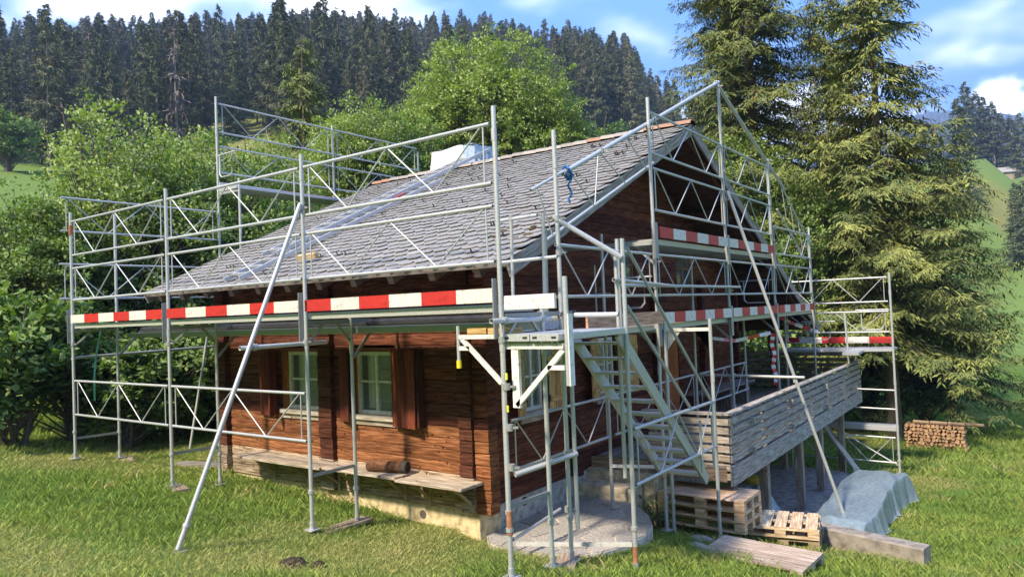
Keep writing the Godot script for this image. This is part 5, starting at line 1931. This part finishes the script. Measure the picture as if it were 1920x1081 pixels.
func build_trees() -> void:
	var g0 := Color(0.14, 0.22, 0.07)
	var g1 := Color(0.30, 0.41, 0.15)
	var y0 := Color(0.20, 0.29, 0.095)
	var y1 := Color(0.42, 0.50, 0.20)
	var A := leafy(11, 6.6, 2.5, 0.4, 5, 1150, 34, 0.086, g0, g1)
	var B := leafy(12, 6.6, 2.3, 0.3, 4, 1150, 34, 0.080, y0, y1)
	var Cc := leafy(13, 9.0, 3.0, 2.7, 7, 1300, 34, 0.10, y0, y1)
	var D := leafy(14, 2.6, 1.3, 0.1, 5, 300, 20, 0.12, g0, g1)
	# [azimuth, distance, kind, scale, name, label]
	var L := [
		[-34.4, 18.2, 0, 0.86, "maple_tree", "broad leafy maple at the far left edge of the lawn"],
		[-28.6, 19.0, 1, 1.12, "alder_tree", "tall light green leafy tree left of the scaffold's left end"],
		[-31.5, 22.0, 1, 0.92, "alder_tree", "light green leafy tree behind the far left maple"],
		[-24.6, 21.5, 1, 1.22, "alder_tree", "leafy tree rising just behind the scaffold's leftmost poles"],
		[-22.0, 20.5, 0, 1.08, "maple_tree", "leafy maple behind the left roof corner"],
		[-18.6, 26.0, 1, 1.18, "alder_tree", "leafy tree left of the small dark spruce behind the roof"],
		[-11.8, 30.0, 2, 1.02, "maple_tree", "bright yellow-green maple rising above the left part of the ridge"],
		[-7.6, 31.0, 0, 1.22, "maple_tree", "small leafy maple behind the wrapped chimney"],
		[-1.6, 35.0, 2, 1.42, "ash_tree", "largest leafy tree, its rounded crown behind the middle of the ridge"],
		[2.6, 34.0, 2, 1.18, "ash_tree", "leafy tree right of the largest crown behind the ridge"],
		[6.0, 36.0, 0, 1.28, "maple_tree", "low leafy tree behind the right part of the ridge"],
		[-5.0, 37.0, 2, 1.18, "ash_tree", "leafy tree left of the largest crown behind the ridge"],
		[18.0, 26.5, 2, 0.98, "ash_tree", "leafy tree between the two big spruce groups behind the gable"],
		[21.2, 25.5, 0, 1.15, "maple_tree", "leafy maple behind the far end of the gable scaffold"],
		[15.6, 29.0, 1, 1.3, "alder_tree", "leafy tree in the gap right of the gable peak"],
		[-35.0, 112.0, 3, 3.6, "ash_tree", "far leafy tree at the foot of the forest on the left"],
	]
	var kinds := [A, B, Cc, D]
	var i := 0
	for e in L:
		plant(e[4], e[5], "tree", kinds[e[2]], M.leaf, polar(e[0], e[1]), i * 1.7, Vector3(e[3], e[3] * (1.0 + 0.05 * sin(i * 2.0)), e[3]), "leafy trees round the house")
		i += 1
	# low shrubs in front of them and behind the terrace
	var S := [[-35.0, 15.8, 1.2, "low dark green shrub at the left picture edge"], [-31.5, 16.6, 1.1, "low shrub at the lawn edge left of the scaffold"], [-28.2, 15.9, 0.9, "shrub just left of the leftmost scaffold pole"], [-25.2, 16.4, 1.0, "shrub behind the leftmost scaffold bay"], [-22.6, 16.8, 0.95, "shrub seen through the lower left guard rail"], [-20.6, 17.4, 0.9, "shrub beside the left house corner"], [-18.6, 20.0, 1.3, "shrub behind the left house corner"], [17.0, 22.5, 1.3, "shrub behind the terrace's far railing"], [20.0, 23.0, 1.2, "dark shrub behind the terrace scaffold's left part"], [23.0, 24.5, 1.3, "dark shrub beyond the terrace scaffold"], [26.0, 26.0, 1.3, "dark shrub behind the big spruce trunk"], [29.5, 27.0, 1.2, "dark shrub behind the woodpile"]]
	for e in S:
		plant("shrub", e[3], "shrub", D, M.leaf, polar(e[0], e[1]), i * 2.3, Vector3.ONE * e[2], "shrubs at the lawn edges")
		i += 1
	# weeds by the steps
	var W := leafy(31, 0.30, 0.22, 0.03, 3, 26, 9, 0.06, g0, g1)
	plant("weed_clump", "leafy weeds growing beside the concrete steps", "weeds", W, M.leaf, Vector3(1.22, ground_y(1.22, -2.42), -2.42), 0.3, Vector3.ONE * 1.2)
	# big spruces
	var n0 := Color(0.085, 0.125, 0.05)
	var n1 := Color(0.26, 0.29, 0.09)
	var P1 := spruce(51, 20.5, 4.7, 0.27, 0.36, 2.6, n0, n1, true, 0.06, 8)
	var P2 := spruce(52, 15.8, 3.7, 0.25, 0.36, 2.7, n0, Color(0.33, 0.35, 0.10), true, 0.20, 8)
	var P3 := spruce(53, 8.5, 3.0, 0.26, 0.32, 2.0, n0, Color(0.26, 0.30, 0.09), false, 0.17, 8)
	plant("spruce_tree", "tall dense spruce behind the gable peak, its top out of frame", "tree", P1, M.needle, polar(19.4, 27.5), 0.4, Vector3(1, 1.05, 1), "big spruces right of the house")
	plant("spruce_tree", "left one of the two close spruces behind the gable peak", "tree", P1, M.needle, polar(17.2, 30.0), 2.9, Vector3(0.85, 0.95, 0.85), "big spruces right of the house")
	plant("spruce_tree", "tall sunlit spruce with bare trunk showing right of the terrace scaffold", "tree", P2, M.needle, polar(27.6, 24.0), 1.1, Vector3(1, 1.02, 1), "big spruces right of the house")
	plant("spruce_tree", "slimmer spruce close left of the tall sunlit spruce", "tree", P2, M.needle, polar(24.4, 27.5), 4.0, Vector3(0.8, 0.98, 0.8), "big spruces right of the house")
	plant("spruce_tree", "low broad spruce spreading over the woodpile at the right", "tree", P3, M.needle, polar(31.2, 26.0), 0.2, Vector3(1.05, 1.0, 1.05), "big spruces right of the house")
	plant("spruce_tree", "small dark spruce between leafy trees behind the left roof end", "tree", P3, M.needle, polar(-15.8, 34.0), 1.9, Vector3(1.0, 1.35, 1.0), "")
	build_forest()

func build_forest() -> void:
	var f0 := Color(0.10, 0.135, 0.075)
	var f1 := Color(0.24, 0.265, 0.13)
	var K := []
	for k in 5:
		K.append(spruce(70 + k, 23.0, 3.6 + 0.25 * k, 0.62, 0.62, 1.5, f0, f1.lerp(Color(0.28, 0.245, 0.15), k * 0.2), false, [0.05, 0.16, 0.25, 0.10, 0.3][k]))
	var dead := spruce(90, 19.0, 1.2, 2.0, 1.0, 0.5, Color(0.3, 0.27, 0.25), Color(0.36, 0.33, 0.31), false, 0.1)
	var r := RandomNumberGenerator.new()
	r.seed = 8
	var list := []
	for rr in range(118, 372, 7):
		var az := -38.0
		while az < 17.0:
			var a := az + r.randf_range(-0.5, 0.5) * 420.0 / rr
			var d := rr + r.randf_range(-3.5, 3.5)
			az += rad_to_deg(6.2 / rr) * r.randf_range(0.75, 1.4)
			if a < -33.6 and d < 126:
				continue
			if a > -6 and d < 128 + (a + 6) * 3.0:
				continue
			if nz2.get_noise_2d(a * 14.0, d * 0.9) < -0.42:
				continue
			list.append([d, a, r.randi() % 5, r.randf_range(0.58, 1.12), r.randf() * TAU, r.randf_range(0.85, 1.15)])
	list.sort_custom(func(p, q): return p[0] < q[0])
	var mms := []
	for k in 5:
		mms.append([])
	var n := 0
	for e in list:
		var p := polar(e[1], e[0])
		if n < 300 and absf(e[1]) < 37.0:
			plant("forest_spruce", "spruce standing in the dense hillside forest above the house", "tree", K[e[2]], M.needle, p, e[4], Vector3(e[3] * e[5], e[3], e[3] * e[5]), "spruces of the hillside forest")
			n += 1
		else:
			mms[e[2]].append(Transform3D(Basis(Vector3.UP, e[4]).scaled(Vector3(e[3] * e[5], e[3], e[3] * e[5])), p))
	for e in [[-30.2, 127.0, "bare pale dead spruce trunk in the forest, left one"], [-24.8, 122.0, "taller bare dead spruce trunk standing at the forest edge"]]:
		plant("dead_spruce", e[2], "tree", dead, M.bark, polar(e[0], e[1]), 0.5, Vector3(1, 1.15, 1))
	var wood_far := Node3D.new()
	wood_far.name = "upper_forest"
	add_child(wood_far)
	tag(wood_far, "dense spruce forest covering the upper hillside up to the skyline", "forest")
	wood_far.set_meta("kind", "stuff")
	for k in 5:
		for s in 2:
			scatter(wood_far, "trunks" if s == 0 else "crowns", K[k][s], M.bark if s == 0 else M.needle, mms[k])
	# trees on the meadow at the far right
	var far := [[32.4, 175.0, 1.0], [33.5, 268.0, 1.0], [33.9, 272.0, 0.92], [34.35, 268.0, 0.85], [34.8, 274.0, 0.95], [35.3, 266.0, 0.9], [35.8, 262.0, 0.85], [33.2, 280.0, 0.75], [35.35, 150.0, 0.62], [35.75, 146.0, 0.66], [32.9, 262.0, 1.05]]
	var labels := ["dark spruce half hidden behind the big sunlit spruce on the right meadow", "leftmost spruce of the row on the meadow crest", "second spruce from the left on the meadow crest", "third spruce of the row on the meadow crest", "spruce of the crest row just above the hut", "spruce of the crest row right of the hut", "rightmost spruce of the meadow crest row", "small spruce behind the left of the crest row", "left one of two spruces standing below the hut", "right one of two spruces standing below the hut", "spruce peeping out beside the big spruce branches at the right"]
	for k in far.size():
		var e: Array = far[k]
		plant("meadow_spruce", labels[k], "tree", K[k % 2], M.needle, polar(e[0], e[1]), k * 1.3, Vector3(1.35, 1, 1.35) * e[2], "spruces on the far meadow")
	# forest on the far mountain
	var ts := []
	for k in 5200:
		var a := r.randf_range(26.0, 40.0)
		var d := sqrt(r.randf_range(560.0 * 560.0, 2450.0 * 2450.0))
		var p := polar(a, d)
		var s := r.randf_range(0.8, 1.4) * 1.3
		ts.append(Transform3D(Basis(Vector3.UP, r.randf() * TAU).scaled(Vector3(s * 2.0, s, s * 2.0)), p))
	var low := spruce(99, 22.0, 3.6, 3.2, 3.6, 1.5, f0, f1, false, 0.03)
	var mt := Node3D.new()
	mt.name = "mountain_forest"
	add_child(mt)
	tag(mt, "hazy blue-green forest on the distant mountain at the right", "forest")
	mt.set_meta("kind", "stuff")
	scatter(mt, "crowns", low[1], M.needle, ts)
	# far barn
	var o := polar(35.0, 262.0)
	var hut := thing("hay_barn", "small grey-roofed barn on the far meadow at the right edge", "barn", o)
	var fx := -FWD
	var tf := Transform3D(Basis(Vector3.UP, deg_to_rad(20.0)), o)
	var m := mb(Color(0.5, 0.44, 0.36))
	m.tf = tf
	m.box(Vector3(-3.4, -1.0, -2.4), Vector3(3.4, 2.2, 2.4))
	part(hut, "wall", m, M.wood)
	m = mb(Color(0.10, 0.07, 0.05))
	m.tf = tf
	m.sweep(PackedVector2Array([Vector2(-2.4, 2.2), Vector2(2.4, 2.2), Vector2(0, 3.7)]), Vector3(-3.4, 0, 0), Vector3(3.4, 0, 0), Vector3(0, 0, -1), Vector3.UP)
	part(hut, "gable", m, M.wood)
	for s in [-1.0, 1.0]:
		m = mb(Color(0.50, 0.50, 0.52))
		m.tf = tf
		m.beam(Vector3(-3.8, 3.0, s * 1.42), Vector3(3.8, 3.0, s * 1.42), 3.5, 0.15, Vector3(0, 1, s * 0.62).normalized())
		part(hut, "roof", m, M.slate)

func scatter(parent: Node, called: String, mesh: Mesh, mat: Material, ts: Array) -> void:
	var mm := MultiMesh.new()
	mm.transform_format = MultiMesh.TRANSFORM_3D
	mm.mesh = mesh
	mm.instance_count = ts.size()
	for i in ts.size():
		mm.set_instance_transform(i, ts[i])
	var o := MultiMeshInstance3D.new()
	o.multimesh = mm
	o.material_override = mat
	o.name = called
	o.set_meta("kind", "stuff")
	parent.add_child(o, true)

func build_grass() -> void:
	var r := RandomNumberGenerator.new()
	r.seed = 15
	var root := Node3D.new()
	root.name = "lawn_grass"
	add_child(root)
	tag(root, "short uneven lawn grass with dry yellow patches around the house", "grass")
	root.set_meta("kind", "stuff")
	var clumps := []
	for v in 3:
		var m := mb()
		for k in 60:
			var a := r.randf() * TAU
			var d := sqrt(r.randf()) * 0.14
			var p := Vector3(cos(a) * d, -0.01, sin(a) * d)
			var hgt := r.randf_range(0.016, 0.05) * (1.0 if v < 2 else 1.7)
			var b := r.randf() * TAU
			var wv := Vector3(cos(b), 0, sin(b)) * r.randf_range(0.0016, 0.0032)
			var lean := Vector3(r.randfn(), 0, r.randfn()) * 0.55 * hgt
			var g := r.randf_range(0.65, 1.25)
			m.col = Color(g, g * r.randf_range(0.92, 1.06), g * 0.9)
			var nn := (wv * 2.0).cross(lean * 0.5 + Vector3(0, hgt, 0)).normalized()
			m.pt(p - wv, nn, Vector2())
			m.pt(p + wv, nn, Vector2())
			m.pt(p + wv * 0.7 + lean * 0.45 + Vector3(0, hgt * 0.6, 0), nn, Vector2())
			m.pt(p + lean + Vector3(0, hgt, 0), nn, Vector2())
			var st := m.v.size() - 4
			m.ix.append_array(PackedInt32Array([st, st + 2, st + 1, st, st + 3, st + 2]))
		clumps.append(m.mesh(Vector3()))
	var tr := [[], [], []]
	var co := [[], [], []]
	for band in [[2.0, 6.0, 150.0, 0.95], [6.0, 10.0, 100.0, 1.05], [10.0, 17.0, 45.0, 1.3], [17.0, 34.0, 14.0, 2.0]]:
		var area: float = deg_to_rad(80.0) * 0.5 * (band[1] * band[1] - band[0] * band[0])
		for k in int(area * band[2]):
			var d := sqrt(r.randf_range(band[0] * band[0], band[1] * band[1]))
			var a := deg_to_rad(r.randf_range(-40.0, 40.0))
			var p := CAM + (FWD * cos(a) + RGT * sin(a)) * d
			# keep off the house, paving, terrace floor and wall
			if p.x > -5.3 and p.x < 0.05 and p.z < 0.02 and p.z > -10:
				continue
			if p.x > -0.1 and p.x < 1.72 and p.z < 0.16 and p.z > -2.4 and Vector2(p.x - 0.55, p.z + 1.1).length() < 1.3:
				continue
			if p.x > 0 and p.x < 2.55 and p.z < -3.9 and p.z > -10.4:
				continue
			if p.x > 1.3 and p.x < 4.4 and absf(p.z - (-4.66 + (p.x - 1.3) * 0.212)) < 0.16:
				continue
			if Vector2(p.x + 0.25, p.z - 2.5).length() < 0.17:
				continue
			p.y = ground_y(p.x, p.z)
			var w := nz.get_noise_2d(p.x * 22.0 + 40.0, p.z * 22.0)
			var w2 := nz2.get_noise_2d(p.x * 16.0, p.z * 16.0)
			var c := Color(0.26, 0.38, 0.095).lerp(Color(0.40, 0.50, 0.135), clampf(0.5 + w2, 0, 1))
			c = c.lerp(Color(0.58, 0.50, 0.24), smoothstep(-0.05, 0.45, w) * 0.72 * r.randf_range(0.5, 1.0))
			if r.randf() < 0.035:
				c = Color(0.62, 0.54, 0.28)
			var s: float = band[3] * r.randf_range(0.75, 1.3)
			var v := r.randi() % 3
			if w > 0.15 and v == 2:
				v = 0
			var hs := s * lerpf(1.15, 0.75, smoothstep(-0.1, 0.4, w))
			tr[v].append(Transform3D(Basis(Vector3.UP, r.randf() * TAU).scaled(Vector3(s, hs, s)), p))
			co[v].append(c)
	for v in 3:
		var mm := MultiMesh.new()
		mm.transform_format = MultiMesh.TRANSFORM_3D
		mm.use_colors = true
		mm.mesh = clumps[v]
		mm.instance_count = tr[v].size()
		for i in tr[v].size():
			mm.set_instance_transform(i, tr[v][i])
			mm.set_instance_color(i, co[v][i])
		var o := MultiMeshInstance3D.new()
		o.multimesh = mm
		o.material_override = M.grass
		o.name = "grass"
		o.set_meta("kind", "stuff")
		root.add_child(o, true)
	print("grass ", tr[0].size() + tr[1].size() + tr[2].size())

# ---------------------------------------------------------------- sky
func sky_image() -> Image:
	var w := 2048
	var h := 1024
	var im := Image.create(w, h, false, Image.FORMAT_RGBF)
	var f := FastNoiseLite.new()
	f.seed = 21
	f.noise_type = FastNoiseLite.TYPE_SIMPLEX_SMOOTH
	f.frequency = 1.0
	f.fractal_octaves = 5
	f.fractal_gain = 0.52
	im.fill(Color(0.30, 0.36, 0.34))
	for y in range(0, h / 2 + 1):
		var el := PI * 0.5 - PI * (y + 0.5) / h
		var s := sin(el)
		var base := Color(0.105, 0.225, 0.42).lerp(Color(0.04, 0.135, 0.38), pow(clampf(s, 0, 1), 0.5))
		for x in w:
			var az := TAU * (x + 0.5) / w
			var ce := cos(el)
			var d := Vector3(ce * sin(az), s, -ce * cos(az))
			# a flat cloud layer seen in perspective
			var q := 1.0 / (s + 0.16)
			var n := f.get_noise_3d(d.x * q * 0.9, 57.0, d.z * q * 0.9)
			var c := smoothstep(0.0, 0.55, n)
			# heaped clouds low over the horizon
			var n2 := f.get_noise_3d(d.x * 5.0 + 3.0, s * 9.0, d.z * 5.0)
			var band := smoothstep(0.30, 0.18, s) * smoothstep(0.02, 0.12, s)
			c = maxf(c * 0.9, band * smoothstep(0.16, 0.30, n2))
			var lit := 0.86 + 0.14 * clampf(n2 * 2.0, -1, 1)
			im.set_pixel(x, y, base.lerp(Color(1.30, 1.27, 1.25) * lit, pow(clampf(c, 0, 1), 1.3)))
	return im

func _ready() -> void:
	rng.seed = 1
	nz.seed = 2
	nz.frequency = 0.01
	nz2.seed = 5
	nz2.frequency = 0.02
	# camera
	var cam := Camera3D.new()
	cam.name = "camera"
	cam.fov = 43.79
	cam.near = 0.05
	cam.far = 8000.0
	cam.transform = Transform3D(Basis(Vector3.UP, deg_to_rad(YAW)) * Basis(Vector3.RIGHT, deg_to_rad(1.75)) * Basis(Vector3.BACK, deg_to_rad(-2.3)), CAM)
	add_child(cam)
	cam.current = true
	# sky, air, exposure
	var env := Environment.new()
	env.background_mode = Environment.BG_SKY
	var sky := Sky.new()
	var pm := PanoramaSkyMaterial.new()
	pm.panorama = ImageTexture.create_from_image(sky_image())
	sky.sky_material = pm
	env.sky = sky
	env.tonemap_mode = Environment.TONE_MAPPER_LINEAR
	env.tonemap_exposure = 4.3
	env.fog_enabled = true
	env.fog_density = 0.00045
	env.fog_light_color = Color(0.62, 0.74, 0.95)
	env.sdfgi_enabled = true
	env.ssao_enabled = true
	env.ssil_enabled = true
	var we := WorldEnvironment.new()
	we.name = "environment"
	we.environment = env
	add_child(we)
	# sun: low behind the camera's left shoulder
	var sun := DirectionalLight3D.new()
	sun.name = "sun"
	sun.light_color = Color(1.0, 0.93, 0.82)
	sun.light_energy = 0.75
	sun.light_angular_distance = 4.0
	sun.shadow_enabled = true
	add_child(sun)
	sun.look_at_from_position(Vector3.ZERO, Vector3(0.12, -0.97, -0.98))
	build_materials()
	build_ground()
	build_paving()
	build_house()
	build_terrace()
	build_eave_scaffold()
	build_left_scaffold()
	build_gable_scaffold()
	build_stair_tower()
	build_terrace_scaffold()
	build_yard()
	build_trees()
	build_grass()
